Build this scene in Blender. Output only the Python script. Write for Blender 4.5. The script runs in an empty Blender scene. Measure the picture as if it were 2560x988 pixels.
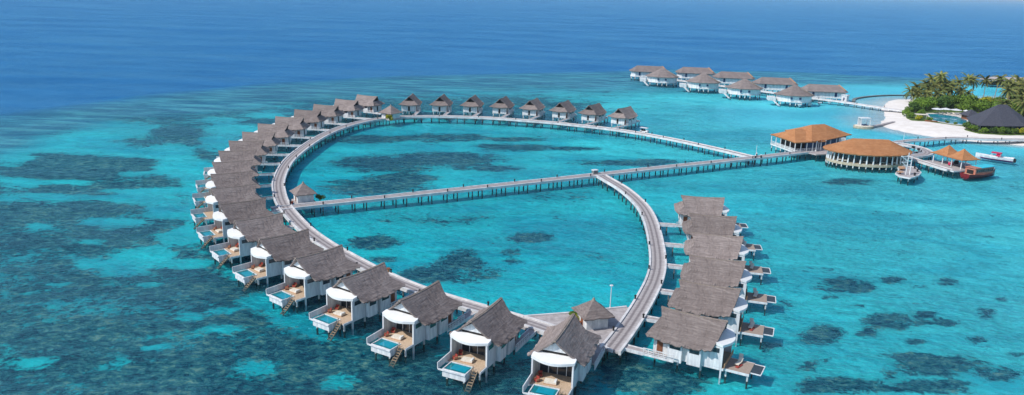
import bpy, math, random
import numpy as np
from mathutils import Vector, Matrix
random.seed(7); rng = np.random.default_rng(7)
R = math.radians
scene = bpy.context.scene
COL = scene.collection

# ------------------------------------------------------------------ materials
def new_mat(name):
    m = bpy.data.materials.new(name); m.use_nodes = True
    nt = m.node_tree; b = nt.nodes['Principled BSDF']
    return m, nt, b
def N(nt, t, **k):
    n = nt.nodes.new(t)
    for a, v in k.items():
        if a in n.inputs: n.inputs[a].default_value = v
        else: setattr(n, a, v)
    return n
def ramp(nt, stops):
    r = nt.nodes.new('ShaderNodeValToRGB'); e = r.color_ramp.elements
    while len(e) < len(stops): e.new(0.5)
    for i, (p, c) in enumerate(stops):
        e[i].position = p; e[i].color = (*c, 1)
    return r
def rough_mat(name, c1, c2, scale=2.0, stretch=(1, 1, 1), rough=.8, bump=.0, bscale=None, coord='Object', vary=0.0, spec=.3):
    """two-tone noisy surface; `vary` makes each object a little lighter or darker"""
    m, nt, b = new_mat(name); L = nt.links
    tc = N(nt, 'ShaderNodeTexCoord'); mp = N(nt, 'ShaderNodeMapping'); mp.inputs['Scale'].default_value = stretch
    L.new(tc.outputs[coord], mp.inputs['Vector'])
    no = N(nt, 'ShaderNodeTexNoise', Scale=scale, Detail=5.0, Roughness=.62); L.new(mp.outputs[0], no.inputs['Vector'])
    r = ramp(nt, [(.32, c1), (.68, c2)]); L.new(no.outputs['Fac'], r.inputs['Fac'])
    out = r.outputs['Color']
    if vary:
        oi = N(nt, 'ShaderNodeObjectInfo'); mr = N(nt, 'ShaderNodeMapRange'); mr.inputs['To Min'].default_value = 1-vary; mr.inputs['To Max'].default_value = 1+vary
        L.new(oi.outputs['Random'], mr.inputs['Value'])
        mx = N(nt, 'ShaderNodeVectorMath', operation='SCALE'); L.new(out, mx.inputs[0]); L.new(mr.outputs[0], mx.inputs['Scale']); out = mx.outputs[0]
    L.new(out, b.inputs['Base Color']); b.inputs['Roughness'].default_value = rough; b.inputs['Specular IOR Level'].default_value = spec
    if bump:
        n2 = N(nt, 'ShaderNodeTexNoise', Scale=bscale or scale*3, Detail=4.0); L.new(mp.outputs[0], n2.inputs['Vector'])
        bp = N(nt, 'ShaderNodeBump', Strength=bump, Distance=.2); L.new(n2.outputs['Fac'], bp.inputs['Height']); L.new(bp.outputs[0], b.inputs['Normal'])
    return m
M = {}
def thatch(name, c1, c2, c3, vary=.15):
    m, nt, b = new_mat(name); L = nt.links
    tc = N(nt, 'ShaderNodeTexCoord')
    mp = N(nt, 'ShaderNodeMapping'); mp.inputs['Scale'].default_value = (.38, 1.0, 3.6); L.new(tc.outputs['Object'], mp.inputs['Vector'])
    n1 = N(nt, 'ShaderNodeTexNoise', Scale=1.6, Detail=8.0, Roughness=.75); L.new(mp.outputs[0], n1.inputs['Vector'])
    n2 = N(nt, 'ShaderNodeTexNoise', Scale=.35, Detail=3.0); L.new(tc.outputs['Object'], n2.inputs['Vector'])
    mpz = N(nt, 'ShaderNodeMapping'); mpz.inputs['Scale'].default_value = (.05, .05, 3.4); L.new(tc.outputs['Object'], mpz.inputs['Vector'])
    n3 = N(nt, 'ShaderNodeTexNoise', Scale=1.0, Detail=3.0, Roughness=.6); L.new(mpz.outputs[0], n3.inputs['Vector'])
    a = N(nt, 'ShaderNodeMath', operation='MULTIPLY_ADD'); L.new(n1.outputs['Fac'], a.inputs[0]); a.inputs[1].default_value = .6; 
    s2 = N(nt, 'ShaderNodeMath', operation='MULTIPLY_ADD'); L.new(n2.outputs['Fac'], s2.inputs[0]); s2.inputs[1].default_value = .22
    s3 = N(nt, 'ShaderNodeMath', operation='MULTIPLY'); L.new(n3.outputs['Fac'], s3.inputs[0]); s3.inputs[1].default_value = .18
    L.new(s3.outputs[0], s2.inputs[2]); L.new(s2.outputs[0], a.inputs[2])
    r = ramp(nt, [(.32, c1), (.5, c2), (.68, c3)]); L.new(a.outputs[0], r.inputs['Fac'])
    oi = N(nt, 'ShaderNodeObjectInfo'); mr = N(nt, 'ShaderNodeMapRange'); mr.inputs['To Min'].default_value = 1-vary; mr.inputs['To Max'].default_value = 1+vary
    L.new(oi.outputs['Random'], mr.inputs['Value'])
    mx = N(nt, 'ShaderNodeVectorMath', operation='SCALE'); L.new(r.outputs[0], mx.inputs[0]); L.new(mr.outputs[0], mx.inputs['Scale'])
    L.new(mx.outputs[0], b.inputs['Base Color']); b.inputs['Roughness'].default_value = .95; b.inputs['Specular IOR Level'].default_value = .1
    bp = N(nt, 'ShaderNodeBump', Strength=.9, Distance=.25); L.new(a.outputs[0], bp.inputs['Height']); L.new(bp.outputs[0], b.inputs['Normal'])
    return m
M['thatch'] = thatch('thatch_grey', (.100, .079, .072), (.218, .179, .166), (.37, .315, .29))
M['ridge'] = rough_mat('thatch_ridge', (.20, .16, .13), (.34, .28, .23), 3)
M['thatch_o'] = thatch('thatch_orange', (.26, .110, .045), (.40, .180, .080), (.52, .27, .13), .04)
M['thatch_far'] = thatch('thatch_weathered', (.12, .098, .094), (.205, .170, .160), (.31, .265, .245), .12)
M['white'] = rough_mat('white_paint', (.50, .51, .53), (.80, .80, .79), 1.7, (1, 1, .16), .55, vary=.03)
M['white2'] = rough_mat('white_weathered_paint', (.44, .46, .47), (.76, .76, .74), 1.6, (1, 1, .3), .6, vary=.05)
M['canopy'] = rough_mat('canopy_paint', (.66, .66, .66), (.80, .80, .78), .5, rough=.5, vary=.04)
M['deckwood'] = rough_mat('deck_wood', (.40, .28, .18), (.60, .46, .33), 2.5, (1, 5, 1), .7, vary=.08)
M['deckgrey'] = rough_mat('weathered_deck', (.24, .18, .14), (.40, .32, .27), 2.5, (1, 5, 1), .8, vary=.1)
M['glass'] = rough_mat('dark_glass', (.015, .022, .03), (.05, .065, .075), .6, rough=.08, spec=.6)
M['dark'] = rough_mat('dark_recess', (.012, .011, .012), (.03, .027, .026), 2)
M['ladder'] = rough_mat('rusty_ladder', (.14, .10, .07), (.32, .25, .17), 3)
M['post'] = rough_mat('pile_paint', (.42, .44, .44), (.72, .72, .70), 1.2, (1, 1, .5), .6)
M['pile'] = rough_mat('concrete_pile', (.10, .12, .12), (.22, .23, .22), 1.5)
def wet_band(m):
    nt = m.node_tree; L = nt.links; b = nt.nodes['Principled BSDF']; src = b.inputs['Base Color'].links[0].from_socket
    g = N(nt, 'ShaderNodeNewGeometry'); sx = N(nt, 'ShaderNodeSeparateXYZ'); L.new(g.outputs['Position'], sx.inputs[0])
    n = N(nt, 'ShaderNodeTexNoise', Scale=2.0); L.new(g.outputs['Position'], n.inputs['Vector'])
    a = N(nt, 'ShaderNodeMath', operation='MULTIPLY_ADD'); L.new(n.outputs['Fac'], a.inputs[0]); a.inputs[1].default_value = -.3; L.new(sx.outputs['Z'], a.inputs[2])
    mr = N(nt, 'ShaderNodeMapRange'); mr.inputs['From Min'].default_value = -.02; mr.inputs['From Max'].default_value = .12; L.new(a.outputs[0], mr.inputs['Value'])
    mx = N(nt, 'ShaderNodeMix', data_type='RGBA'); L.new(mr.outputs[0], mx.inputs[0]); mx.inputs[6].default_value = (.035, .045, .035, 1); L.new(src, mx.inputs[7]); L.new(mx.outputs[2], b.inputs['Base Color'])
wet_band(M['post']); wet_band(M['pile'])
M['kerb'] = rough_mat('kerb_paint', (.48, .47, .47), (.74, .72, .71), .45, rough=.6)
M['grate'] = rough_mat('net', (.02, .035, .05), (.06, .08, .10), 6)
M['door'] = rough_mat('timber_door', (.16, .06, .03), (.26, .10, .05), 4)
M['red'] = rough_mat('red_fabric', (.24, .035, .03), (.40, .07, .05), 4)
M['cream'] = rough_mat('cream_cushion', (.62, .55, .45), (.76, .70, .60), 3)
M['tan'] = rough_mat('rattan', (.36, .20, .11), (.52, .30, .17), 5)
M['black'] = rough_mat('black_lamp', (.012, .012, .014), (.03, .03, .03), 4)
M['darkroof'] = rough_mat('slate_shingle', (.040, .042, .055), (.085, .085, .105), 1.6, (1, 1, 2.2), .8, .3)
M['stone'] = rough_mat('sandbag_stone', (.36, .29, .20), (.56, .47, .35), 1.4)
M['redhull'] = rough_mat('red_hull_paint', (.13, .008, .012), (.20, .018, .02), 2, rough=.35)
M['cabin'] = rough_mat('cabin_wood', (.36, .12, .08), (.52, .22, .15), 3, rough=.5)
M['awning'] = rough_mat('awning_canvas', (.02, .42, .55), (.06, .52, .62), 2)
M['bluetrim'] = rough_mat('pale_blue_paint', (.06, .36, .55), (.14, .48, .66), 2)
M['magenta'] = rough_mat('crimson_canvas', (.45, .02, .07), (.58, .04, .10), 2)
M['purple'] = rough_mat('purple_stripe', (.10, .015, .12), (.16, .03, .16), 2)
M['trunk'] = rough_mat('palm_trunk', (.22, .17, .13), (.38, .31, .25), 3, (1, 1, 4))
M['leaf'] = rough_mat('shrub_leaf', (.045, .11, .012), (.20, .30, .03), .5, coord='Object', vary=.35)
M['leaf_d'] = rough_mat('tree_leaf', (.02, .06, .012), (.09, .15, .025), .5, vary=.3)
M['leaf_y'] = rough_mat('yellow_leaf', (.20, .24, .01), (.42, .36, .02), 1.2, vary=.1)
M['frond'] = rough_mat('palm_frond', (.045, .095, .018), (.24, .22, .06), .45, vary=.3)
M['poolwater'] = rough_mat('pool_water', (.003, .14, .17), (.01, .23, .27), .5, rough=.06, spec=.5)
M['poolwater2'] = rough_mat('deep_pool_water', (.003, .17, .27), (.01, .32, .42), .12, rough=.08, spec=.5)
M['pave'] = rough_mat('pool_paving', (.50, .46, .42), (.66, .62, .57), .6)
M['bluewall'] = rough_mat('navy_panel', (.012, .03, .09), (.03, .07, .16), .8, rough=.3)

def deck_mat():
    """weathered boardwalk planks; UV: x across the walk (-1..1), y metres along"""
    m, nt, b = new_mat('boardwalk_planks'); L = nt.links
    uv = N(nt, 'ShaderNodeUVMap'); sx = N(nt, 'ShaderNodeSeparateXYZ'); L.new(uv.outputs[0], sx.inputs[0])
    ab = N(nt, 'ShaderNodeMath', operation='ABSOLUTE'); L.new(sx.outputs['X'], ab.inputs[0])
    tc = N(nt, 'ShaderNodeTexCoord')
    n = N(nt, 'ShaderNodeTexNoise', Scale=.5, Detail=6.0, Roughness=.7); L.new(tc.outputs['Object'], n.inputs['Vector'])
    w = N(nt, 'ShaderNodeMath', operation='MULTIPLY_ADD'); L.new(n.outputs['Fac'], w.inputs[0]); w.inputs[1].default_value = .25; L.new(ab.outputs[0], w.inputs[2])
    # wheel-worn strips either side of the middle
    r = ramp(nt, [(.12, (.36, .325, .315)), (.24, (.40, .36, .35)), (.42, (.20, .175, .175)), (.58, (.22, .19, .19)), (.74, (.38, .345, .34)), (1.0, (.44, .41, .40))])
    L.new(w.outputs[0], r.inputs['Fac'])
    mp = N(nt, 'ShaderNodeMapping'); mp.inputs['Scale'].default_value = (.4, 2.2, 1); L.new(uv.outputs[0], mp.inputs['Vector'])
    n2 = N(nt, 'ShaderNodeTexNoise', Scale=1.0, Detail=3.0); L.new(mp.outputs[0], n2.inputs['Vector'])
    mr = N(nt, 'ShaderNodeMapRange'); mr.inputs['From Min'].default_value = .3; mr.inputs['From Max'].default_value = .7; mr.inputs['To Min'].default_value = .8; mr.inputs['To Max'].default_value = 1.15
    L.new(n2.outputs['Fac'], mr.inputs['Value'])
    mx = N(nt, 'ShaderNodeVectorMath', operation='SCALE'); L.new(r.outputs[0], mx.inputs[0]); L.new(mr.outputs[0], mx.inputs['Scale'])
    L.new(mx.outputs[0], b.inputs['Base Color']); b.inputs['Roughness'].default_value = .85
    return m
M['walk'] = deck_mat()
M['plank'] = rough_mat('weathered_plank', (.30, .265, .26), (.46, .42, .41), 1.2, (1, 1, 1), .85)

# ------------------------------------------------------------------ mesh helpers
class MB:
    def __init__(s): s.v = []; s.f = []; s.uv = None
    def add(s, vs, fs):
        o = len(s.v); s.v += [tuple(p) for p in vs]; s.f += [tuple(i+o for i in f) for f in fs]; return s
    def box(s, x0, x1, y0, y1, z0, z1):
        return s.add([(x0,y0,z0),(x1,y0,z0),(x1,y1,z0),(x0,y1,z0),(x0,y0,z1),(x1,y0,z1),(x1,y1,z1),(x0,y1,z1)],
                     [(0,3,2,1),(4,5,6,7),(0,1,5,4),(1,2,6,5),(2,3,7,6),(3,0,4,7)])
    def tube(s, p0, p1, r0, r1=None, n=6, cap=True):
        r1 = r0 if r1 is None else r1
        p0 = Vector(p0); p1 = Vector(p1); d = (p1-p0).normalized()
        a = d.orthogonal().normalized(); b = d.cross(a)
        vs = [p0+(a*math.cos(t)+b*math.sin(t))*r0 for t in [2*math.pi*i/n for i in range(n)]]
        vs += [p1+(a*math.cos(t)+b*math.sin(t))*r1 for t in [2*math.pi*i/n for i in range(n)]]
        fs = [(i, (i+1) % n, n+(i+1) % n, n+i) for i in range(n)]
        if cap: fs += [tuple(range(n))[::-1], tuple(range(n, 2*n))]
        return s.add(vs, fs)
    def bar(s, p0, p1, w, h):
        """square beam, w wide, h tall"""
        p0 = Vector(p0); p1 = Vector(p1); d = (p1-p0).normalized()
        a = d.cross(Vector((0, 0, 1)))
        a = a.normalized() if a.length > 1e-4 else Vector((1, 0, 0))
        b = a.cross(d)
        vs = [p+a*sx*w/2+b*sz*h/2 for p in (p0, p1) for sx, sz in ((-1,-1),(1,-1),(1,1),(-1,1))]
        return s.add(vs, [(0,1,2,3),(7,6,5,4),(0,4,5,1),(1,5,6,2),(2,6,7,3),(3,7,4,0)])
    def prism(s, poly, z0, z1):
        """poly CCW; z1 can be a function of (x, y)"""
        n = len(poly); zf = z1 if callable(z1) else (lambda x, y: z1); zb = z0 if callable(z0) else (lambda x, y: z0)
        vs = [(x, y, zb(x, y)) for x, y in poly]+[(x, y, zf(x, y)) for x, y in poly]
        return s.add(vs, [tuple(range(n))[::-1], tuple(range(n, 2*n))]+[(i, (i+1) % n, n+(i+1) % n, n+i) for i in range(n)])
    def build(s, name, mat, parent=None, smooth=False):
        me = bpy.data.meshes.new(name); me.from_pydata(s.v, [], s.f); me.materials.append(M[mat] if isinstance(mat, str) else mat)
        if s.uv is not None:
            l = me.uv_layers.new(name='UVMap'); idx = np.empty(len(me.loops), int); me.loops.foreach_get('vertex_index', idx)
            l.data.foreach_set('uv', np.array(s.uv, float)[idx].ravel())
        if smooth: me.polygons.foreach_set('use_smooth', [True]*len(me.polygons))
        me.update()
        o = bpy.data.objects.new(name, me); COL.objects.link(o)
        if parent: o.parent = parent
        return o
def tag(o, label=None, cat=None, group=None, kind=None):
    if label: o['label'] = label
    if cat: o['category'] = cat
    if group: o['group'] = group
    if kind: o['kind'] = kind
    return o
def empty(name, loc=(0, 0, 0), rz=0, label=None, cat=None, group=None):
    o = bpy.data.objects.new(name, None); COL.objects.link(o); o.location = loc; o.rotation_euler = (0, 0, rz)
    o.empty_display_size = .5
    return tag(o, label, cat, group)
def copy_tree(o, parent=None, skip=()):
    c = o.copy(); COL.objects.link(c); c.parent = parent
    for ch in [x for x in KIDS(o)]:
        if ch.name.split('.')[0] in skip: continue
        copy_tree(ch, c)
    return c
_kids = {}
def index_kids():
    _kids.clear()
    for ob in bpy.data.objects:
        if ob.parent: _kids.setdefault(ob.parent.name, []).append(ob)
def KIDS(o): return list(_kids.get(o.name, []))
def solid(o, t, off=-1):
    m = o.modifiers.new('thickness', 'SOLIDIFY'); m.thickness = t; m.offset = off; return o
ORD = ['first','second','third','fourth','fifth','sixth','seventh','eighth','ninth','tenth','eleventh','twelfth','thirteenth','fourteenth','fifteenth','sixteenth','seventeenth','eighteenth','nineteenth','twentieth']

# ------------------------------------------------------------------ camera and light
cam = bpy.data.cameras.new('camera'); camo = bpy.data.objects.new('camera', cam); COL.objects.link(camo)
PITCH = math.atan2(534, 1950)
cam.sensor_width = 36; cam.lens = 36*1950/2560; cam.clip_start = 1; cam.clip_end = 120000
camo.matrix_world = Matrix.Translation((0, 0, 60)) @ Matrix.Rotation(math.pi/2-PITCH, 4, 'X') @ Matrix.Rotation(.031, 4, 'Z')
scene.camera = camo
SUN_EL, SUN_AZ = R(46), R(207)          # azimuth of the sun direction measured clockwise from +Y
sdir = Vector((math.sin(SUN_AZ)*math.cos(SUN_EL), math.cos(SUN_AZ)*math.cos(SUN_EL), math.sin(SUN_EL)))
SUN_AZ = R(243); sdir = Vector((math.sin(SUN_AZ)*math.cos(SUN_EL), math.cos(SUN_AZ)*math.cos(SUN_EL), math.sin(SUN_EL)))
sl = bpy.data.lights.new('sun', 'SUN'); sl.energy = 3.6; sl.angle = R(.6); sl.color = (1, .965, .91)
so = bpy.data.objects.new('sun', sl); COL.objects.link(so); so.rotation_euler = (-sdir).to_track_quat('-Z', 'Y').to_euler()
w = bpy.data.worlds.new('World'); scene.world = w; w.use_nodes = True
nt = w.node_tree; bg = nt.nodes['Background']; sky = nt.nodes.new('ShaderNodeTexSky'); sky.sky_type = 'NISHITA'; sky.sun_disc = False
sky.sun_elevation = SUN_EL; sky.sun_rotation = SUN_AZ; sky.air_density = 1.0; sky.dust_density = .6; sky.ozone_density = 2.0
nt.links.new(sky.outputs[0], bg.inputs[0]); bg.inputs[1].default_value = .135
scene.view_settings.view_transform = 'Standard'; scene.view_settings.look = 'None'; scene.view_settings.exposure = .2; scene.view_settings.gamma = 1

# ------------------------------------------------------------------ seabed
BLOBS = [(-164.5,289.9,15.5,2.5,-8.6,16.0,-1.0),(-158.1,307.6,19.5,3.3,-8.9,17.8,-1.0),(-166.3,274.6,17.4,2.7,-7.5,13.1,-1.0),(-138.7,268.4,17.2,2.5,-6.2,12.6,-1.0),(-168.1,254.5,7.4,1.0,-8.9,14.2,-1.0),(-118.8,264.7,7.9,1.1,-10.6,24.6,-1.0),(-128.6,336.5,9.9,1.8,-2.9,7.7,-1.0),(-114.0,319.6,14.2,2.4,-4.2,12.2,-1.0),(-104.1,245.7,11.1,1.5,-6.5,16.0,-1.0),(-120.0,238.1,7.1,1.0,-2.4,5.0,-1.0),(-133.1,225.3,6.8,0.8,-1.5,2.7,-1.0),(-146.4,223.6,6.6,0.9,-5.5,8.9,-1.0),(-102.4,218.3,13.3,1.6,-1.7,3.8,-1.0),(-131.5,208.4,15.8,1.9,-2.8,4.7,-1.0),(-104.1,209.5,10.7,1.2,-2.2,4.8,-1.0),(-101.3,188.4,7.8,0.8,-1.5,2.9,-1.0),(-116.1,182.5,3.7,0.4,-1.6,2.8,-1.0),(-92.8,201.6,6.2,0.7,-4.0,9.2,-1.0),(-79.8,178.3,5.6,0.5,-3.1,7.4,-1.0),(-83.4,156.2,6.6,0.6,-2.3,4.7,-1.0),(-83.6,163.8,6.9,0.6,-2.4,5.0,-1.0),(-79.5,166.8,3.9,0.4,-1.9,4.2,-1.0),(-92.0,157.9,2.0,0.2,-1.5,2.9,-1.0),(-72.2,160.2,7.6,0.7,-1.3,3.2,-1.0),(-73.6,147.9,2.3,0.2,-0.8,1.6,-1.0),(-58.6,133.0,3.2,0.2,-0.9,2.1,-1.0),(-53.6,135.5,2.9,0.3,-0.7,1.8,-1.0),(-50.8,128.4,3.8,0.3,-0.8,2.0,-1.0),(-60.2,120.2,2.3,0.1,-0.5,1.0,-1.0),(-75.4,113.2,3.7,0.2,-1.0,1.7,-1.0),(-63.3,113.6,1.8,0.1,-0.9,1.9,-1.0),(-40.7,114.4,4.8,0.3,-0.9,2.7,-1.0),(-25.8,110.3,3.7,0.3,-0.6,2.8,-1.0),(-44.8,139.0,4.5,0.4,-1.4,4.7,-1.0),(-37.6,132.2,5.8,0.5,-1.1,4.3,-1.0),(-31.9,126.8,4.2,0.3,-0.8,3.1,-1.0),(-78.6,191.4,6.0,0.6,-7.9,20.2,-1.0),(-95.7,231.0,4.7,0.5,-9.4,23.9,-1.0),(-58.5,156.0,3.3,0.3,-1.8,5.0,-1.0),(-49.5,141.6,3.0,0.2,-1.2,3.8,-1.0),(-110.2,290.7,8.7,1.4,-8.0,21.9,-1.0),(-111.7,355.7,10.5,2.0,-3.9,12.8,-1.0),(-90.8,146.5,2.4,0.2,-0.7,1.2,-1.0),(-97.6,173.5,3.6,0.4,-1.1,2.2,-1.0),(-136.8,306.8,9.0,1.5,-4.1,9.7,1.0),(-136.7,245.8,20.9,2.8,-7.3,13.8,1.0),(-149.3,234.3,7.0,0.9,-4.7,7.8,1.0),(-58.4,303.6,15.5,2.5,-1.8,9.5,1.0),(-43.9,262.6,16.4,2.3,-2.6,15.7,1.0),(-29.6,312.4,17.9,2.9,-0.9,9.2,1.0),(1.7,313.2,11.5,1.8,0.0,5.0,1.0),(-20.9,275.4,17.3,2.5,-0.9,11.8,1.0),(-0.6,296.2,17.2,2.5,-0.0,8.3,1.0),(26.0,298.6,10.3,1.6,0.3,4.6,1.0),(-10.7,261.1,13.7,1.8,-0.2,5.9,1.0),(-40.8,232.8,17.0,2.1,-2.2,12.5,1.0),(46.1,277.0,25.6,3.5,1.0,6.7,1.0),(-32.4,244.1,10.2,1.3,-0.7,5.2,1.0),(5.3,185.7,5.5,0.5,0.1,4.8,1.0),(-0.0,174.1,2.8,0.3,-0.0,2.8,1.0),(0.5,167.9,2.5,0.2,0.0,2.1,1.0),(-11.2,170.3,4.6,0.5,-0.4,6.0,1.0),(-12.6,160.0,10.1,0.8,-0.6,7.2,1.0),(-18.4,157.1,5.1,0.4,-0.4,3.2,1.0),(-32.4,178.3,6.5,0.6,-0.9,5.3,1.0),(-28.6,166.9,4.5,0.4,-0.4,2.4,1.0),(70.1,213.1,2.0,0.2,0.5,1.6,1.0),(72.7,159.8,6.0,0.5,2.0,4.8,1.0),(76.1,157.3,3.6,0.3,1.0,2.3,1.0),(67.3,152.6,1.9,0.2,0.5,1.3,1.0),(85.9,164.0,2.3,0.1,1.0,2.0,1.0),(97.8,163.7,2.8,0.3,1.6,3.0,1.0),(74.7,141.0,6.4,0.5,2.4,5.2,1.0),(83.5,145.1,2.5,0.2,1.0,2.0,1.0),(84.2,140.8,4.5,0.3,0.9,1.8,1.0),(96.5,146.5,2.3,0.1,1.9,3.2,1.0),(103.9,153.4,1.3,0.1,0.6,1.1,1.0),(58.1,133.6,4.4,0.3,1.8,4.9,1.0),(66.8,134.2,2.1,0.2,0.9,2.1,1.0),(74.9,131.8,1.9,0.1,0.9,1.7,1.0),(87.1,133.5,1.9,0.1,0.8,1.4,1.0),(69.9,125.9,4.8,0.3,0.9,1.9,1.0),(75.8,123.3,8.3,0.6,2.2,4.2,1.0),(84.4,120.3,4.6,0.3,1.9,3.2,1.0),(71.1,147.7,1.9,0.2,0.6,1.4,1.0),(84.7,150.8,1.5,0.1,0.6,1.0,1.0),(51.5,121.3,2.2,0.2,0.7,2.1,1.0),(55.2,123.0,1.4,0.1,0.5,1.2,1.0),(54.4,114.0,9.3,0.6,1.2,2.9,1.0),(69.5,114.9,6.4,0.4,1.1,2.1,1.0),(65.1,118.3,1.0,0.0,0.4,0.7,1.0),(46.5,127.7,1.9,0.2,0.7,2.2,1.0),(114.2,256.7,10.6,1.4,2.3,5.8,1.0),(27.0,114.6,7.2,0.5,1.0,5.4,1.0),(19.6,118.2,3.4,0.3,0.9,7.1,1.0),(-5.4,111.3,7.6,0.5,-0.2,3.9,1.0),(-17.5,115.8,5.9,0.4,-0.6,4.0,1.0),(90.8,127.3,3.0,0.2,0.8,1.3,1.0),(14.4,225.4,15.8,1.8,0.4,8.2,0.35),(-10.4,198.5,11.7,1.3,-0.4,6.4,0.3),(69.7,169.6,5.7,0.5,0.8,2.1,0.4),(94.1,191.4,5.4,0.5,1.4,3.0,0.4),(100.0,183.3,6.2,0.6,1.5,3.1,0.4),(-29.3,196.6,11.5,1.2,-0.5,3.5,0.25),(56.6,165.9,5.6,0.5,1.6,5.1,0.35),(56.1,147.8,3.3,0.2,1.0,3.0,0.4),(128.3,198.6,6.8,0.7,1.7,2.8,0.2),(108.7,178.4,6.1,0.5,0.9,1.8,0.25)]
L1 = [(-600,180),(-260,280),(-217.6,325.2),(-200.3,355.9),(-182.6,399.1),(-138.5,458.9),(-75.6,511.7),(61.9,578.3),(128.5,616.6),(225.0,623.8),(311.5,606.3),(378.8,600),(900,640)]
L2 = [(-500,60),(-200,200),(-175.5,259.7),(-180.5,291.3),(-171.0,333.8),(-146.0,349.2),(-117.9,389.1),(-97.6,425),(-66.9,445),(2.9,480),(76.8,510),(181.7,545),(304.2,570),(900,600)]
RINGL = [(7.6,126.4),(-7.7,134.7),(-17.5,141.6),(-33,157.2),(-48.5,175.5),(-61.5,200),(-69,221.3),(-73.8,252.2),(-73.6,287.3),(-66.8,321),(-50.4,341.4),(-24,346.6),(16.5,338.9),(52.6,319.1)]
def sdist(P, line):
    """signed distance to an open polyline, positive on its left side"""
    best = np.full(len(P), 1e9); sg = np.ones(len(P))
    for a, b in zip(line[:-1], line[1:]):
        a = np.array(a); b = np.array(b); d = b-a; t = np.clip(((P-a)@d)/(d@d), 0, 1)
        q = P-(a+t[:, None]*d); dist = np.hypot(q[:, 0], q[:, 1]); cr = d[0]*q[:, 1]-d[1]*q[:, 0]
        m = dist < best; best[m] = dist[m]; sg[m] = np.where(cr[m] >= 0, 1, -1)
    return best*sg
def inside(P, poly):
    r = np.zeros(len(P), bool); n = len(poly)
    for i in range(n):
        x0, y0 = poly[i]; x1, y1 = poly[(i+1) % n]
        if y0 == y1: continue
        c = ((y0 > P[:, 1]) != (y1 > P[:, 1])) & (P[:, 0] < (x1-x0)*(P[:, 1]-y0)/(y1-y0)+x0)
        r ^= c
    return r
def pdist(P, poly):
    return np.abs(sdist(P, poly+[poly[0]]))*np.where(inside(P, poly), 1, -1)
SHORE = [(252,478),(229,467),(212,449),(199,419),(189.5,394),(180,383),(176,369.5),(179,350),(185.3,342),(197.5,337),(210,332),(217.4,328.5),(226,322),(260,312),(420,300),(640,420),(640,560),(420,520),(330,492),(290,482),(265,478)]
def sm(a, b, x):
    t = np.clip((x-a)/(b-a), 0, 1); return t*t*(3-2*t)
xs = np.concatenate([-np.geomspace(90000, 430, 26), np.arange(-400, 420, 2.0), np.geomspace(430, 90000, 26)])
ys = np.concatenate([-np.geomspace(3000, 40, 10), np.arange(-20, 700, 2.0), np.geomspace(720, 120000, 40)])
X, Y = np.meshgrid(xs, ys); P = np.stack([X.ravel(), Y.ravel()], 1)
dl1 = sdist(P, L1); dl2 = sdist(P, L2); dr = sdist(P, RINGL)
deep = sm(-14, 26, dl1); flat = sm(-60, 25, dl2)*sm(-200, -60, P[:, 0])+sm(-16, 10, dl2)*(1-sm(-200, -60, P[:, 0]))
outer = sm(-4, 14, -dr)*0
# left of the ring the floor is mostly coral, thinning out towards the lagoon
west = np.clip(sm(0, 24, dr*-1) if False else 0, 0, 1)
out_left = ((dr < 0))
leftness = sm(30, -10, P[:, 0]+ (P[:, 1]-118)*-.10) * (dr > 0) * sm(470, 380, P[:, 1])
leftness *= sm(2, 16, np.abs(dr))
base = .06 + .68*leftness
base += .25*sm(125, 104, P[:, 1])*sm(60, 20, np.abs(P[:, 0]-10))
base += .28*sm(372, 420, P[:, 1])*(1-flat)*sm(120, -10, P[:, 0])
base += .04*sm(150, 105, P[:, 1])
base = base*(1-flat)+.50*flat
for cx, cy, ax, ay, bx, by, s in BLOBS:
    det = ax*by-ay*bx
    dx = P[:, 0]-cx; dy = P[:, 1]-cy
    u = (dx*by-dy*bx)/det; v = (-dx*ay+dy*ax)/det
    r2 = u*u+v*v
    k = np.clip(1-r2*.62, 0, 1)**1.0
    base = base+(s*.72 if s < 0 else s*.80)*k*(1-flat)
pale = sm(-30, 190, P[:, 0])*.55+sm(120, 420, P[:, 1])*.25
pale += .55*sm(-75, -5, pdist(P, SHORE))
pale = np.clip(pale, 0, 1)
pds = pdist(P, SHORE); shoal = sm(-2.0, -1.1, pds*(.065-.045*sm(335, 365, P[:, 1])))*sm(-110, -60, pds)
me = bpy.data.meshes.new('seabed'); ny, nx = X.shape
idx = np.arange(nx*ny).reshape(ny, nx)
q = np.stack([idx[:-1, :-1], idx[:-1, 1:], idx[1:, 1:], idx[1:, :-1]], -1).reshape(-1, 4)
zb = -1.15-60*sm(0, 220, dl1)+.12*np.sin(P[:, 0]*.11)*np.cos(P[:, 1]*.09)
me.vertices.add(len(P)); me.vertices.foreach_set('co', np.column_stack([P, zb]).ravel())
me.loops.add(q.size); me.loops.foreach_set('vertex_index', q.ravel()); me.polygons.add(len(q))
me.polygons.foreach_set('loop_start', np.arange(len(q))*4); me.update(calc_edges=True)
for nme, arr in (('coral', base), ('deep', deep), ('pale', pale), ('flat', flat), ('shoal', shoal)):
    at = me.attributes.new(nme, 'FLOAT', 'POINT'); at.data.foreach_set('value', arr.astype(np.float32))
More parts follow.
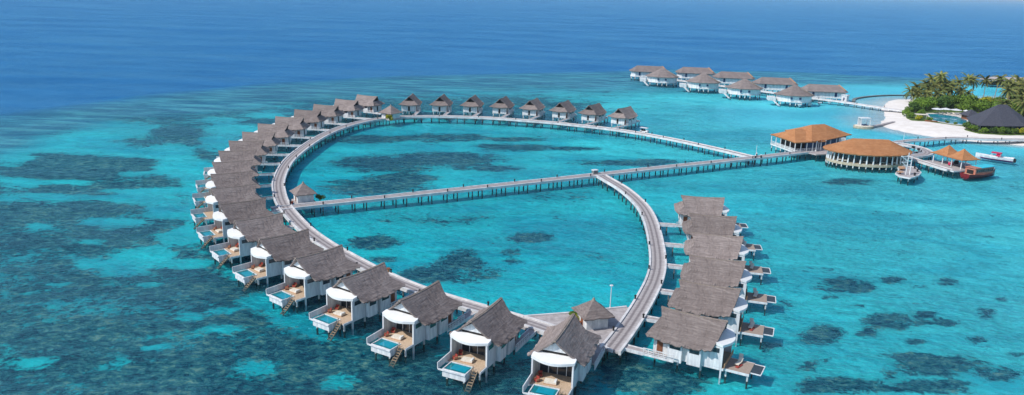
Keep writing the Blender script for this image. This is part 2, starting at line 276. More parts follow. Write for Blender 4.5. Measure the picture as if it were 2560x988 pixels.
def seabed_mat():
    m, nt, b = new_mat('seabed'); L = nt.links
    def attr(n):
        a = N(nt, 'ShaderNodeAttribute'); a.attribute_name = n; return a.outputs['Fac']
    def math_(op, a, b_, c=None):
        n = N(nt, 'ShaderNodeMath', operation=op)
        for i, x in enumerate((a, b_, c)):
            if x is None: continue
            if isinstance(x, (int, float)): n.inputs[i].default_value = x
            else: L.new(x, n.inputs[i])
        return n.outputs[0]
    def mix(f, a, b_):
        n = N(nt, 'ShaderNodeMix', data_type='RGBA')
        if isinstance(f, float): n.inputs[0].default_value = f
        else: L.new(f, n.inputs[0])
        for i, x in ((6, a), (7, b_)):
            if isinstance(x, tuple): n.inputs[i].default_value = (*x, 1)
            else: L.new(x, n.inputs[i])
        return n.outputs[2]
    def noise(scale, detail=4.0, rough=.6, st=None, dist=0.0):
        g = N(nt, 'ShaderNodeNewGeometry'); src = g.outputs['Position']
        if st:
            mp = N(nt, 'ShaderNodeMapping'); mp.inputs['Scale'].default_value = st; L.new(src, mp.inputs['Vector']); src = mp.outputs[0]
        n = N(nt, 'ShaderNodeTexNoise', Scale=scale, Detail=detail, Roughness=rough, Distortion=dist); L.new(src, n.inputs['Vector']); return n.outputs['Fac']
    big = noise(.045, 5, .62, (1, 1.5, 1), .6); mid = noise(.20, 8, .74, (1, 1.3, 1), .6); fine = noise(.8, 7, .78)
    v = math_('ADD', attr('coral'), math_('MULTIPLY', math_('SUBTRACT', big, .5), 1.5))
    v = math_('ADD', v, math_('MULTIPLY', math_('SUBTRACT', mid, .5), 1.9))
    v = math_('ADD', v, math_('MULTIPLY', math_('SUBTRACT', fine, .5), 1.7))
    mr = N(nt, 'ShaderNodeMapRange', interpolation_type='SMOOTHSTEP'); mr.inputs['From Min'].default_value = .24; mr.inputs['From Max'].default_value = .66
    L.new(v, mr.inputs['Value']); mask = mr.outputs[0]
    sand = mix(attr('pale'), (.014, .66, .67), (.21, .82, .82))
    dp = N(nt, 'ShaderNodeMapRange', interpolation_type='SMOOTHSTEP'); dp.inputs['From Min'].default_value = .40; dp.inputs['From Max'].default_value = .66; dp.inputs['To Max'].default_value = .72
    L.new(noise(.028, 6, .68, (.7, 1.5, 1), 1.0), dp.inputs['Value'])
    sand = mix(math_('MULTIPLY', dp.outputs[0], math_('SUBTRACT', 1.0, math_('MULTIPLY', attr('pale'), .55))), sand, (.006, .40, .52))
    sandv = N(nt, 'ShaderNodeMapRange'); sandv.inputs['From Min'].default_value = .36; sandv.inputs['From Max'].default_value = .64; sandv.inputs['To Min'].default_value = .55; sandv.inputs['To Max'].default_value = 1.22  # sand mottling, its contrast raised to paint in caustic light as well
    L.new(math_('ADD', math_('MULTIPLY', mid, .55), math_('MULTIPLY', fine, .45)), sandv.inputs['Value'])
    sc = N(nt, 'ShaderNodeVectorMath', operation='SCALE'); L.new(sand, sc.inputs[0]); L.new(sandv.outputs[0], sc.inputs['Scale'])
    # coral: slate blue, olive and brown heads
    rr = ramp(nt, [(.43, (.001, .012, .035)), (.475, (.005, .060, .095)), (.515, (.016, .125, .155)), (.55, (.055, .195, .180)), (.60, (.19, .31, .24))])
    L.new(math_('ADD', math_('MULTIPLY', noise(.42, 9, .86, (1, 1.4, 1), .5), .85), math_('MULTIPLY', noise(.05, 4), .15)), rr.inputs['Fac'])
    coralc = mix(math_('MULTIPLY', attr('pale'), .3), rr.outputs[0], (.02, .16, .24))
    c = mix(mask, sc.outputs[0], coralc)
    # reef flat: streaky greyish teal
    st = noise(.10, 5, .62, (.35, 1.6, 1))
    fr = ramp(nt, [(.38, (.035, .14, .25)), (.50, (.060, .22, .33)), (.60, (.12, .42, .48))]); L.new(st, fr.inputs['Fac'])
    c = mix(math_('MULTIPLY', attr('flat'), .88), c, fr.outputs[0])
    c = mix(attr('shoal'), c, (.15, .76, .80))
    dn = noise(.02, 7, .7, (.5, 1.6, 1)); dr_ = ramp(nt, [(.35, (.012, .150, .40)), (.65, (.024, .195, .48))]); L.new(dn, dr_.inputs['Fac'])
    c = mix(attr('deep'), c, dr_.outputs[0])
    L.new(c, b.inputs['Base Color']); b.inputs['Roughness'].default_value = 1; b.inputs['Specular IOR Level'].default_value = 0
    return m
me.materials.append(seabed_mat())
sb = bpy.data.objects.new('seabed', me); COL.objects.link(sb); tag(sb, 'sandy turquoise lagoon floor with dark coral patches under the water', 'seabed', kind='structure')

# water surface
def water_mat():
    m = bpy.data.materials.new('sea_water'); m.use_nodes = True; nt = m.node_tree; L = nt.links
    for n in list(nt.nodes):
        if n.type != 'OUTPUT_MATERIAL': nt.nodes.remove(n)
    out = [n for n in nt.nodes if n.type == 'OUTPUT_MATERIAL'][0]
    g = N(nt, 'ShaderNodeNewGeometry')
    def noise(scale, st, detail=3.0, rot=0.0, rough=.6):
        mp = N(nt, 'ShaderNodeMapping'); mp.inputs['Scale'].default_value = st; mp.inputs['Rotation'].default_value = (0, 0, rot); L.new(g.outputs['Position'], mp.inputs['Vector'])
        n = N(nt, 'ShaderNodeTexNoise', Scale=scale, Detail=detail, Roughness=rough); L.new(mp.outputs[0], n.inputs['Vector']); return n.outputs['Fac']
    a = noise(.55, (1, 2.1, 1), 5, R(12)); b = noise(.13, (1, 2.4, 1), 3, R(-8))
    ad = N(nt, 'ShaderNodeMath', operation='MULTIPLY_ADD'); L.new(b, ad.inputs[0]); ad.inputs[1].default_value = 1.6; L.new(a, ad.inputs[2])
    bp = N(nt, 'ShaderNodeBump', Strength=1.0, Distance=WAVE); L.new(ad.outputs[0], bp.inputs['Height'])
    fr = N(nt, 'ShaderNodeFresnel', IOR=1.33); L.new(bp.outputs[0], fr.inputs['Normal'])
    wind = noise(.012, (.5, 1.6, 1), 10, R(6), .72)
    wm = N(nt, 'ShaderNodeMapRange'); wm.inputs['From Min'].default_value = .34; wm.inputs['From Max'].default_value = .66; wm.inputs['To Min'].default_value = .35; wm.inputs['To Max'].default_value = 1.25; L.new(wind, wm.inputs['Value'])
    fm = N(nt, 'ShaderNodeMath', operation='MULTIPLY'); L.new(fr.outputs[0], fm.inputs[0]); L.new(wm.outputs[0], fm.inputs[1])
    fmin = N(nt, 'ShaderNodeMath', operation='MINIMUM'); L.new(fm.outputs[0], fmin.inputs[0]); fmin.inputs[1].default_value = .9
    gl = N(nt, 'ShaderNodeBsdfGlossy', Roughness=.18); L.new(bp.outputs[0], gl.inputs['Normal']); gl.inputs['Color'].default_value = (.30, .72, 1, 1)
    tr = N(nt, 'ShaderNodeBsdfTransparent'); tr.inputs['Color'].default_value = (.93, .99, 1, 1)
    di = N(nt, 'ShaderNodeBsdfDiffuse'); di.inputs['Color'].default_value = (.02, .30, .38, 1); L.new(bp.outputs[0], di.inputs['Normal'])
    m1 = N(nt, 'ShaderNodeMixShader'); m1.inputs[0].default_value = .05; L.new(tr.outputs[0], m1.inputs[1]); L.new(di.outputs[0], m1.inputs[2])
    m2 = N(nt, 'ShaderNodeMixShader'); L.new(fmin.outputs[0], m2.inputs[0]); L.new(m1.outputs[0], m2.inputs[1]); L.new(gl.outputs[0], m2.inputs[2])
    L.new(m2.outputs[0], out.inputs['Surface'])
    return m
WAVE = .8; HAZE = .00005
xs2 = [-90000, -5000, -400, 0, 400, 5000, 90000]; ys2 = [-3000, 0, 300, 800, 5000, 30000, 120000]
mb = MB(); vs = [(x, y, 0) for y in ys2 for x in xs2]
mb.add(vs, [(j*7+i, j*7+i+1, (j+1)*7+i+1, (j+1)*7+i) for j in range(6) for i in range(6)])
tag(mb.build('sea', water_mat()), 'rippled blue and turquoise sea surface', 'sea', kind='structure')

# thin sea haze that lightens the far water
hm = bpy.data.materials.new('haze'); hm.use_nodes = True
for n in list(hm.node_tree.nodes):
    if n.type != 'OUTPUT_MATERIAL': hm.node_tree.nodes.remove(n)
pvn = N(hm.node_tree, 'ShaderNodeVolumePrincipled', Density=HAZE); pvn.inputs['Color'].default_value = (.60, .78, 1, 1)
hm.node_tree.links.new(pvn.outputs[0], [n for n in hm.node_tree.nodes if n.type == 'OUTPUT_MATERIAL'][0].inputs['Volume'])
tag(MB().box(-95000, 95000, -4000, 125000, -75, 75).build('haze', hm), 'thin pale sea haze over the far water', 'haze', kind='stuff')
# beach
bx = np.arange(120, 640, 2.5); by = np.arange(270, 600, 2.5); X, Y = np.meshgrid(bx, by); P = np.stack([X.ravel(), Y.ravel()], 1)
d = pdist(P, SHORE)
wob = .8*np.sin(P[:, 0]*.23)+.8*np.cos(P[:, 1]*.19); d2 = d+wob
slope = .065-.045*sm(335, 365, P[:, 1])
z = np.where(d2 > 0, 1.35*(1-np.exp(-d2/9)), np.maximum(d2*slope, -1.3))
ok = z > -1.2; ny, nx = X.shape; idx = np.arange(nx*ny).reshape(ny, nx)
q = np.stack([idx[:-1, :-1], idx[:-1, 1:], idx[1:, 1:], idx[1:, :-1]], -1).reshape(-1, 4); q = q[ok[q].any(1)]
me = bpy.data.meshes.new('beach'); me.from_pydata(np.column_stack([P, z]).tolist(), [], q.tolist()); me.polygons.foreach_set('use_smooth', [True]*len(me.polygons))
def beach_mat():
    m, nt, b = new_mat('sand'); L = nt.links
    g = N(nt, 'ShaderNodeNewGeometry'); sx = N(nt, 'ShaderNodeSeparateXYZ'); L.new(g.outputs['Position'], sx.inputs[0])
    n = N(nt, 'ShaderNodeTexNoise', Scale=.25, Detail=6.0); L.new(g.outputs['Position'], n.inputs['Vector'])
    r = ramp(nt, [(.3, (.68, .62, .56)), (.7, (.80, .75, .70))]); L.new(n.outputs['Fac'], r.inputs['Fac'])
    # submerged sand takes the water's turquoise with depth, like the sea floor beyond it
    mr = N(nt, 'ShaderNodeMapRange', interpolation_type='SMOOTHSTEP'); mr.inputs['From Min'].default_value = .02; mr.inputs['From Max'].default_value = -.55; L.new(sx.outputs['Z'], mr.inputs['Value'])
    mx = N(nt, 'ShaderNodeMix', data_type='RGBA'); L.new(mr.outputs[0], mx.inputs[0]); L.new(r.outputs[0], mx.inputs[6]); mx.inputs[7].default_value = (.15, .76, .80, 1)
    L.new(mx.outputs[2], b.inputs['Base Color']); b.inputs['Roughness'].default_value = .95; b.inputs['Specular IOR Level'].default_value = .1
    return m
me.materials.append(beach_mat()); bo = bpy.data.objects.new('beach', me); COL.objects.link(bo); tag(bo, 'pale pink white sand beach of the palm island', 'beach', kind='structure')

# ------------------------------------------------------------------ boardwalks
def smooth_line(pts, step=1.5):
    out = []
    P = [Vector(p) for p in pts]; P = [P[0]*2-P[1]]+P+[P[-1]*2-P[-2]]
    for i in range(1, len(P)-2):
        a, b, c, d = P[i-1:i+3]; n = max(2, int((c-b).length/step))
        for k in range(n):
            t = k/n; out.append(.5*((2*b)+(c-a)*t+(2*a-5*b+4*c-d)*t*t+(3*b-a-3*c+d)*t*t*t))
    out.append(P[-2]); return out
def offs(line, i, w):
    t = (line[min(i+1, len(line)-1)]-line[max(i-1, 0)]).normalized(); return line[i]+Vector((-t.y, t.x))*w
def strip(line, w0, w1, z0, z1, uvs=False):
    mb = MB(); n = len(line); vs = []; uv = []; acc = 0
    for i in range(n):
        a = offs(line, i, w0); b = offs(line, i, w1)
        if i: acc += (line[i]-line[i-1]).length
        vs += [(a.x, a.y, z0), (b.x, b.y, z0), (b.x, b.y, z1), (a.x, a.y, z1)]; uv += [(-1, acc), (1, acc), (1, acc), (-1, acc)]
    fs = [(0, 1, 2, 3), tuple(4*(n-1)+k for k in (3, 2, 1, 0))]
    for i in range(n-1):
        for k in range(4):
            fs.append((4*i+k, 4*i+4+k, 4*i+4+(k+1) % 4, 4*i+(k+1) % 4))
    mb.add(vs, fs); mb.uv = uv if uvs else None; return mb
WALKS = {}
def boardwalk(key, pts, width, label, z=1.9, spacing=3.9, kerb=.42, group='boardwalks over the lagoon', trims=((0, 0), (0, 0)), pile='pile', bollards=(0, ''), bseed=0, deckm='walk'):
    line = smooth_line(pts); WALKS[key] = line; n = len(line); h = width/2
    root = empty('boardwalk', (line[0].x, line[0].y, 0), 0, label, 'boardwalk', group)
    def loc(o): o.location = (-line[0].x, -line[0].y, 0); return o
    loc(strip(line, h-kerb, -(h-kerb), z-.32, z, True).build('deck', deckm, root))
    for s, (ta, tb) in zip((1, -1), trims):
        seg = line[ta:n-tb]
        loc(strip(seg, s*h, s*(h-kerb), z-.5, z+.22).build('kerb', 'kerb', root))
    acc = 0; k = 0; cnt = 0
    bents = []
    for i in range(1, n):
        acc += (line[i]-line[i-1]).length
        if acc >= spacing*k+1.2:
            k += 1; bents.append(i)
    for i in bents[:100]:
        a = offs(line, i, h*.72); b = offs(line, i, -h*.72); mb = MB()
        mb.tube((a.x, a.y, -2.6), (a.x, a.y, z-.5), .19); mb.tube((b.x, b.y, -2.6), (b.x, b.y, z-.5), .19)
        mb.bar((a.x, a.y, z-.62), (b.x, b.y, z-.62), .3, .3)
        loc(mb.build('pile_bent', pile, root))
    if bollards[0]:
        rr = random.Random(bseed); i = 4; s = 1
        while i < n-4:
            p = offs(line, i, s*(h-.2))
            BOLL.append((p.x, p.y, z+.2, bollards[1])); s = -s; i += int(bollards[0]*rr.uniform(.7, 1.3))
    return root
BOLL = []
RING = [(7.6,125.4),(2.5,129.0),(-7.7,135.2),(-17.5,141.9),(-25.5,149.0),(-33,157.0),(-41.5,167),(-49,177.5),(-56.2,190),(-61.4,200.5),(-65.2,210.5),(-68.8,222),(-72,237.7),(-73.8,252.2),(-74.2,270.3),(-73.6,287.3),(-71.4,304.5),(-66.8,320.5),(-60,333),(-50.4,341.6)]
boardwalk('ring', RING, 3.7, 'long curved grey boardwalk sweeping past the left arc of thatched villas', bollards=(7, 'ring'), bseed=1)
NORTH = [(-50.4,341.6),(-37,345.3),(-24,346.6),(-11,346.0),(2.5,343),(16.5,339),(26.7,334.5),(40.1,328),(52.6,319.1),(66.5,305),(78.8,289.6),(86.5,278.8)]
boardwalk('north', NORTH, 3.5, 'boardwalk before the far villa row bending down to the right junction', z=1.905, bollards=(6, 'north'), bseed=2)
MID = [(-62,193.5),(-52.8,198.8),(-31.3,210.5),(-5.3,224.8),(20.0,239),(46,254),(70.3,267.5),(87.6,277.5),(100.5,285),(113.9,293)]
boardwalk('mid', MID, 3.5, 'straight boardwalk crossing the lagoon from left pavilion to orange roofed restaurants', z=1.897, bollards=(6, 'mid'), bseed=3)
RIGHT = [(17.0,118.2),(20.0,124.8),(23.6,133.5),(27.1,142.8),(30.3,152.5),(32.7,163),(34.7,178),(36.0,193),(36.2,206),(34.9,217.5),(32.9,227.5),(30.2,236),(28.2,242.2)]
boardwalk('right', RIGHT, 3.8, 'curved boardwalk behind the right hand row of villas closing the lower lagoon', z=1.893, bollards=(7, 'right'), bseed=4)
EAST = [(146,306),(156.5,316),(167.7,322.8),(173.6,325),(180,327.8),(187,330.6),(194,331.8),(200,331.2),(207,331.2),(220,332.6),(245,336)]
boardwalk('east', EAST, 3.4, 'boardwalk curving from the restaurants to the palm island shore', z=1.9, spacing=6, bollards=(7, 'east'), bseed=5)
NW = [(98,527),(112,514),(128,497),(148,476),(168,452),(183,437),(194.4,421.5),(205.5,406.5)]
boardwalk('nw', NW, 3.2, 'narrow far boardwalk linking the distant pavilions to the sandy island tip', z=1.9, spacing=5, bollards=(8, 'nw'), bseed=6, deckm='plank')
DOCK = [(142,291),(147.5,287.2),(149.3,280),(151.2,271.5),(152.6,266.6)]
boardwalk('dock', DOCK, 2.8, 'pale walkway leading down to the arrival jetty beside the wooden boat', z=1.894, spacing=3.5)
CD = [(148,289.5),(153.5,290.6),(158.3,294.2),(161.2,299.5),(161.6,305.5),(159.5,311.5),(154.5,314.5)]
boardwalk('loop', CD, 4.2, 'broad white C-shaped walkway looping round the blue pool right of the restaurant', z=1.898, spacing=4)
b0 = MB(); b0.tube((0, 0, 0), (0, 0, .62), .17, .15, 8); b0.tube((0, 0, .62), (0, 0, .8), .24, .2, 8)
# ------------------------------------------------------------------ platform at the bottom of the loop
plat = [(2.6,130.6),(12,133.0),(23.4,136.9),(24.6,134.6),(20.6,123.0),(17.6,118.0),(13.9,122.6),(7.2,123.7),(2.0,126.6)][::-1]
pr = empty('platform', (13, 127, 0), 0, 'wide triangular wooden platform round the thatched pavilion at the bottom of the loop', 'platform')
def at0(o, c): o.location = (-c[0], -c[1], 0); return o
at0(MB().prism(plat, 1.45, 1.886).build('deck', 'plank', pr), (13, 127))
at0(MB().bar((2.6,130.6,1.9), (12,133,1.9), .35, .5).bar((12,133,1.9), (22.2,136.5,1.9), .35, .5).build('kerb', 'kerb', pr), (13, 127))
at0(MB().bar((17.4,117.9,1.88), (13.9,122.5,1.88), .3, .5).bar((13.9,122.5,1.88), (7.2,123.6,1.88), .3, .5).build('kerb', 'kerb', pr), (13, 127))
for x, y in [(5,129),(9,130.5),(13,131.5),(17,133),(21,134.5),(9,125),(13,124.5),(17,121),(19,124),(16,127),(11,128)]:
    at0(MB().tube((x, y, -2.6), (x, y, 1.45), .2).build('pile', 'pile', pr), (13, 127))

# ------------------------------------------------------------------ hip roof helper
def dens(poly, step):
    out = []
    for (x0, y0), (x1, y1) in zip(poly, poly[1:]+poly[:1]):
        n = max(1, round(math.hypot(x1-x0, y1-y0)/step))
        out += [(x0+(x1-x0)*k/n, y0+(y1-y0)*k/n) for k in range(n)]
    return out
def hip_roof(eaves, ze, ridge, zr, step=.8, nt_=6, power=1.18, jit=.07, seed=0, hips=True):
    rr = random.Random(seed); mb = MB(); E = dens(eaves, step); n = len(E)
    a = Vector(ridge[0]); b = Vector(ridge[-1]); d = b-a; L2_ = d.length_squared
    # each side of the eave polygon drains to the ridge end or run nearest its own middle
    corners = [Vector(c) for c in eaves]
    def near(p):
        t = 0 if L2_ < 1e-9 else max(0, min(1, (Vector(p)-a).dot(d)/L2_)); return a+d*t
    rows = []
    for k in range(nt_+1):
        t = k/nt_; row = []
        for p in E:
            q = near(p); x = p[0]+(q.x-p[0])*t; y = p[1]+(q.y-p[1])*t; j = jit if k == 0 else jit*.3 if k < nt_ else 0
            row.append((x+rr.uniform(-j, j), y+rr.uniform(-j, j), ze+(zr-ze)*t**power+rr.uniform(-j, j)))
        rows.append(row)
    mb.add([v for r_ in rows for v in r_], [(k*n+i, k*n+(i+1) % n, (k+1)*n+(i+1) % n, (k+1)*n+i) for k in range(nt_) for i in range(n)])
    return mb
def rot_rect(cx, cy, hx, hy, a):
    c, s = math.cos(a), math.sin(a); return [(cx+c*x-s*y, cy+s*x+c*y) for x, y in ((-hx,-hy),(hx,-hy),(hx,hy),(-hx,hy))]
def ring_wall(poly, z0, z1):
    return MB().prism(poly, z0, z1)

# ------------------------------------------------------------------ the water villa
def roof_profile(t): return 1.16*t-.16*t*t
def villa_roof():
    mb = MB(); NX, NT = 34, 10; H0 = 8.3; D = 4.0; rr = random.Random(3)
    def xf(t): return 6.75-1.1*t
    def xr(t): return -4.35+1.0*(t/.5) if t <= .5 else -3.35-1.95*((t-.5)/.5)
    def zz(u, t):
        zr = H0+.22*(2*u-1)**2-.1
        lift = .35*t*t*(abs(2*u-1)**3)
        return zr-D*roof_profile(t)+lift-.0
    grid = {}
    for s in (-1, 1):
        for k in range(NT+1):
            t = k/NT
            for i in range(NX+1):
                u = i/NX; x = xr(t)+(xf(t)-xr(t))*u; j = .05 if k < NT else .22
                if k == 0 and s == 1: grid[s, k, i] = grid[-1, k, i]; continue
                mb.v.append((x+rr.uniform(-.05, .05), s*(4.45*t)+(rr.uniform(-j, j) if k else 0), zz(u, t)+rr.uniform(-j, j)*.6)); grid[s, k, i] = len(mb.v)-1
        for k in range(NT):
            for i in range(NX):
                f = (grid[s, k, i], grid[s, k, i+1], grid[s, k+1, i+1], grid[s, k+1, i]); f = tuple(dict.fromkeys(f))
                mb.f.append(f if s == -1 else f[::-1])
    # rear hip below the gablet
    NY = 10; prev = None
    for k in range(NT//2, NT+1):
        t = k/NT; row = []
        for i in range(NY+1):
            if i == 0: row.append(grid[-1, k, 0]); continue
            if i == NY: row.append(grid[1, k, 0]); continue
            v = 2*i/NY-1; a = mb.v[grid[-1, k, 0]]; mb.v.append((xr(t)-.25*(1-v*v)*(t-.4)+rr.uniform(-.05, .05), 4.45*t*v, zz(0, t)-.3*t*t*(1-v*v)+rr.uniform(-.05, .05))); row.append(len(mb.v)-1)
        if prev:
            for i in range(NY): mb.f.append((prev[i], row[i], row[i+1], prev[i+1]))
        prev = row
    return mb
def canopy_poly():
    p = [(5.3, -2.6), (6.1, -3.42), (7.1, -3.42)]
    p += [(7.12+1.05*math.cos(math.pi*v/2), 3.4*v) for v in np.linspace(-.95, .95, 13)]
    p += [(7.1, 3.42), (6.1, 3.42), (5.3, 2.6)]
    return p
def make_villa(kind, my=1):
    """outward end is +x; my = +1: entry and ladder side is +y (left arc), -1: mirrored twin"""
    root = empty('water_villa', (0, 0, 0), 0, cat='villa')
    def b(mb, name, mat, parent=root):
        if my < 0:
            mb.v = [(x, -y, z) for x, y, z in mb.v]; mb.f = [f[::-1] for f in mb.f]
        return mb.build(name, mat, parent)
    r_ = b(villa_roof(), 'roof', 'thatch'); solid(r_, .26)
    cap = MB()
    for i in range(12):
        u0, u1 = i/12, (i+1)/12; z0 = 8.3+.22*(2*u0-1)**2-.02; z1 = 8.3+.22*(2*u1-1)**2-.02
        cap.bar((-4.35+11.1*u0, 0, z0), (-4.35+11.1*u1+.02, 0, z1), .42, .2)
    b(cap, 'ridge_cap', 'ridge', r_)
    b(MB().add([(5.85,-2.2,6.45),(5.85,2.2,6.45),(5.85,0,7.95),(5.7,-2.2,6.45),(5.7,2.2,6.45),(5.7,0,7.95)], [(0,1,2),(5,4,3),(0,3,4,1),(1,4,5,2),(2,5,3,0)]), 'front_gable', 'white')
    b(MB().prism([(5.5,-2.05),(5.68,-2.05),(5.68,2.05),(5.5,2.05)], 5.9, 6.44), 'gable_gap_shade', 'dark')  # dark panel painting the shade of the gap between gable and canopy
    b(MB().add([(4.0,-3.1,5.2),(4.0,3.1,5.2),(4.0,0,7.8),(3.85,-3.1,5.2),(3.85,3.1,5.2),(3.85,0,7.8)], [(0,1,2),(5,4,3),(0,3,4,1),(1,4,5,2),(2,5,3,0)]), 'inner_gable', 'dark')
    b(MB().add([(-3.2,-2.1,6.0),(-3.2,2.1,6.0),(-3.2,0,7.9),(-3.05,-2.1,6.0),(-3.05,2.1,6.0),(-3.05,0,7.9)], [(2,1,0),(3,4,5),(1,4,3,0),(2,5,4,1),(0,3,5,2)]), 'rear_gablet', 'dark')  # gablet coloured near-black for the shade inside the recess
    b(MB().box(-4.2, 4.0, -3.3, 3.3, 1.72, 5.1), 'wall', 'white2')
    for x0, x1, z0 in ((-1.6, .8, 1.15), (1.7, 3.9, 1.3)):
        bay = b(MB().box(x0, x1, 3.302, 4.05, z0, 4.35), 'bay', 'white')
        b(MB().box(x0+.3, x1-.3, 4.052, 4.07, 3.4, 4.15), 'window', 'glass', bay)
    b(MB().box(-1.2, 3.2, -4.0, -3.302, 1.2, 4.35), 'bay', 'white')
    b(MB().box(-3.6, -2.6, 3.302, 3.36, 1.8, 3.9), 'door', 'door')
    for y in (-1.5, 1.5): b(MB().box(-4.26, -4.202, y-.85, y+.85, 2.0, 4.1), 'rear_panel', 'white')
    b(MB().box(-4.255, -4.202, -.4, .4, 1.9, 4.0), 'rear_slot', 'dark')
    # porch
    zf = lambda x, y: 6.05-.16*(x-5.3)
    b(MB().prism(canopy_poly(), lambda x, y: zf(x, y)-.42, zf), 'canopy', 'canopy')
    for s in (1, -1):
        pw = b(MB().box(4.002, 6.95, min(s*3.15, s*3.3), max(s*3.15, s*3.3), 1.72, 5.35), 'porch_wall', 'white')
        b(MB().box(5.0, 6.6, min(s*3.302, s*3.33), max(s*3.302, s*3.33), 4.25, 5.05), 'window', 'glass', pw)
        b(MB().box(6.952, 7.2, min(s*3.06, s*3.32), max(s*3.06, s*3.32), -2.4, 5.3), 'corner_post', 'white')
    gd = b(MB().box(4.002, 4.06, -2.9, 2.9, 1.78, 4.7), 'glass_doors', 'glass')
    fm = MB()
    for y in (-2.9, -1.45, 0, 1.45, 2.9): fm.box(4.062, 4.12, y-.05, y+.05, 1.78, 4.7)
    b(fm, 'frame', 'white', gd)
    L_ = kind == 'pool'
    if L_:
        b(MB().box(4.0, 8.38, -3.14, 3.14, 1.5, 1.76).box(8.382, 9.3, 1.78, 3.14, 1.5, 1.76), 'deck', 'deckwood')
        b(MB().box(-4.0, 9.32, 3.142, 3.3, 1.32, 1.70).box(-4.0, 8.3, -3.3, -3.142, 1.32, 1.70), 'floor_beam', 'white')
        px = MB().box(8.4, 11.2, -2.45, -2.3, .55, 1.86).box(8.4, 11.2, 1.52, 1.67, .55, 1.86).box(11.05, 11.2, -2.3, 1.52, .55, 1.86).box(8.4, 8.52, -2.3, 1.52, .55, 1.86).box(8.52, 11.05, -2.3, 1.52, .55, .8)
        pb = b(px, 'plunge_pool', 'white')
        b(MB().box(8.522, 11.048, -2.298, 1.518, 1.2, 1.72), 'pool_water', 'poolwater', pb)
        b(MB().box(8.75, 10.4, -1.5, 1.1, 1.721, 1.728), 'pool_floor', 'poolwater2', pb)
        b(MB().box(8.3, 8.38, -2.0, 1.6, .6, 1.48), 'pool_back', 'dark')
        rl = MB().bar((7.2, -3.2, 2.35), (11.35, -3.2, 2.2), .14, 1.15)
        b(rl, 'parapet', 'white')
        b(MB().box(11.22, 11.4, -3.13, 1.69, 1.55, 1.78).box(8.4, 8.55, -3.12, -2.47, 1.5, 1.72), 'outer_beam', 'white')
        b(MB().add([(8.4,-3.1,1.52),(11.2,-3.1,1.52),(11.2,-2.47,1.52),(8.4,-2.47,1.52)], [(0,1,2,3)]), 'net', 'poolwater')
        lad = MB().bar((9.2, 1.95, 1.75), (11.9, 1.95, -.7), .1, .22).bar((9.2, 2.75, 1.75), (11.9, 2.75, -.7), .1, .22)
        for k in range(8):
            t = (k+.5)/8; lad.box(9.2+2.7*t-.14, 9.2+2.7*t+.14, 1.98, 2.72, 1.8-2.45*t-.04, 1.8-2.45*t+.05)
        lad.bar((9.2, 1.95, 2.5), (10.4, 1.95, 1.5), .06, .06).bar((9.2, 1.95, 1.75), (9.2, 1.95, 2.5), .06, .06)
        b(lad, 'ladder', 'ladder')
        pp = [(8.9, 3.0), (8.9, 1.9), (10.9, -1.7), (10.9, 1.3), (8.7, -1.7)]
    else:
        b(MB().box(4.0, 7.5, -3.14, 3.14, 1.5, 1.76), 'deck', 'deckwood')
        b(MB().box(-4.0, 7.5, 3.142, 3.3, 1.32, 1.70).box(-4.0, 7.5, -3.3, -3.142, 1.32, 1.70), 'floor_beam', 'white')
        sd = b(MB().box(7.55, 11.4, -1.6, 2.7, 1.3, 1.58), 'sun_deck', 'deckgrey')
        b(MB().box(7.5, 11.45, 2.7, 2.82, 1.2, 1.6).box(7.5, 11.45, -1.72, -1.6, 1.2, 1.6), 'edge_beam', 'white', sd)
        b(MB().box(11.46, 13.0, -1.5, 1.75, 1.4, 1.44), 'net', 'grate')
        b(MB().box(11.46, 13.1, 1.76, 1.9, 1.36, 1.52).box(11.46, 13.1, -1.66, -1.52, 1.36, 1.52).box(13.0, 13.14, -1.52, 1.76, 1.36, 1.52), 'net_frame', 'white')
        b(MB().box(7.5, 7.6, -3.1, 3.1, 1.78, 2.5), 'low_rail', 'tan')
        pp = [(7.8, 2.5), (11.2, 2.5), (7.8, -1.4), (11.2, -1.4)]
    # entry side deck and white railing
    b(MB().box(-5.4, -1.7, 3.38, 4.95, 1.5, 1.74), 'entry_deck', 'plank')
    ra = MB(); ra.bar((-5.4, 4.9, 2.72), (-.2, 4.9, 2.72), .1, .12).bar((-5.4, 4.9, 2.3), (-.2, 4.9, 2.3), .06, .1).bar((-5.4, 4.9, 1.98), (-.2, 4.9, 1.98), .06, .1).bar((-5.4, 4.9, 1.6), (-.2, 4.9, 1.6), .12, .36)
    for i in range(7): ra.box(-5.38+i*.86, -5.3+i*.86, 4.86, 4.94, 1.6, 2.7)
    b(ra, 'railing', 'white')
    for x, y in [(-3.9, 2.9), (-3.9, 0), (-3.9, -2.9), (0, 2.9), (0, -2.9), (3.8, 2.9), (3.8, -2.9)]+pp:
        top = .6 if (L_ and x > 10) else 1.72 if x < 7 else 1.32
        b(MB().box(x-.13, x+.13, y-.13, y+.13, -2.4, top), 'post', 'post')
    return root
VL = [('l20',9.2,113.4,251),('a',-3.1,119.3,245),('b',-14.8,126.4,239.5),('c',-26.2,135.0,235.5),('d',-36.5,144.6,231),('l15',-46.1,154.5,224.5),('l14',-55.0,165.9,220.5),('l13',-62.7,178.0,217),('l12',-69.5,191.3,213),('l11',-74.8,205.2,208.5),('l10',-79.4,218.5,205),('l9',-83.0,233.0,199),('l8',-85.2,247.7,192),('l7',-86.0,262.4,186),('l6',-85.9,278.3,181.5),('l5',-84.4,294.0,177.5),('l4',-82.0,311.2,173),('l3',-78.2,325.8,168.5),('l2',-73.0,342.1,162.5),('l1',-66.8,357.1,156)]
VF = [(-48.7,362.2,88),(-34.5,363.9,84.5),(-20.1,364.4,80.5),(-6.0,363.2,75),(8.1,360.5,70),(22.0,356.4,64.5),(35.2,351.1,58.5),(48.0,344.3,53)]
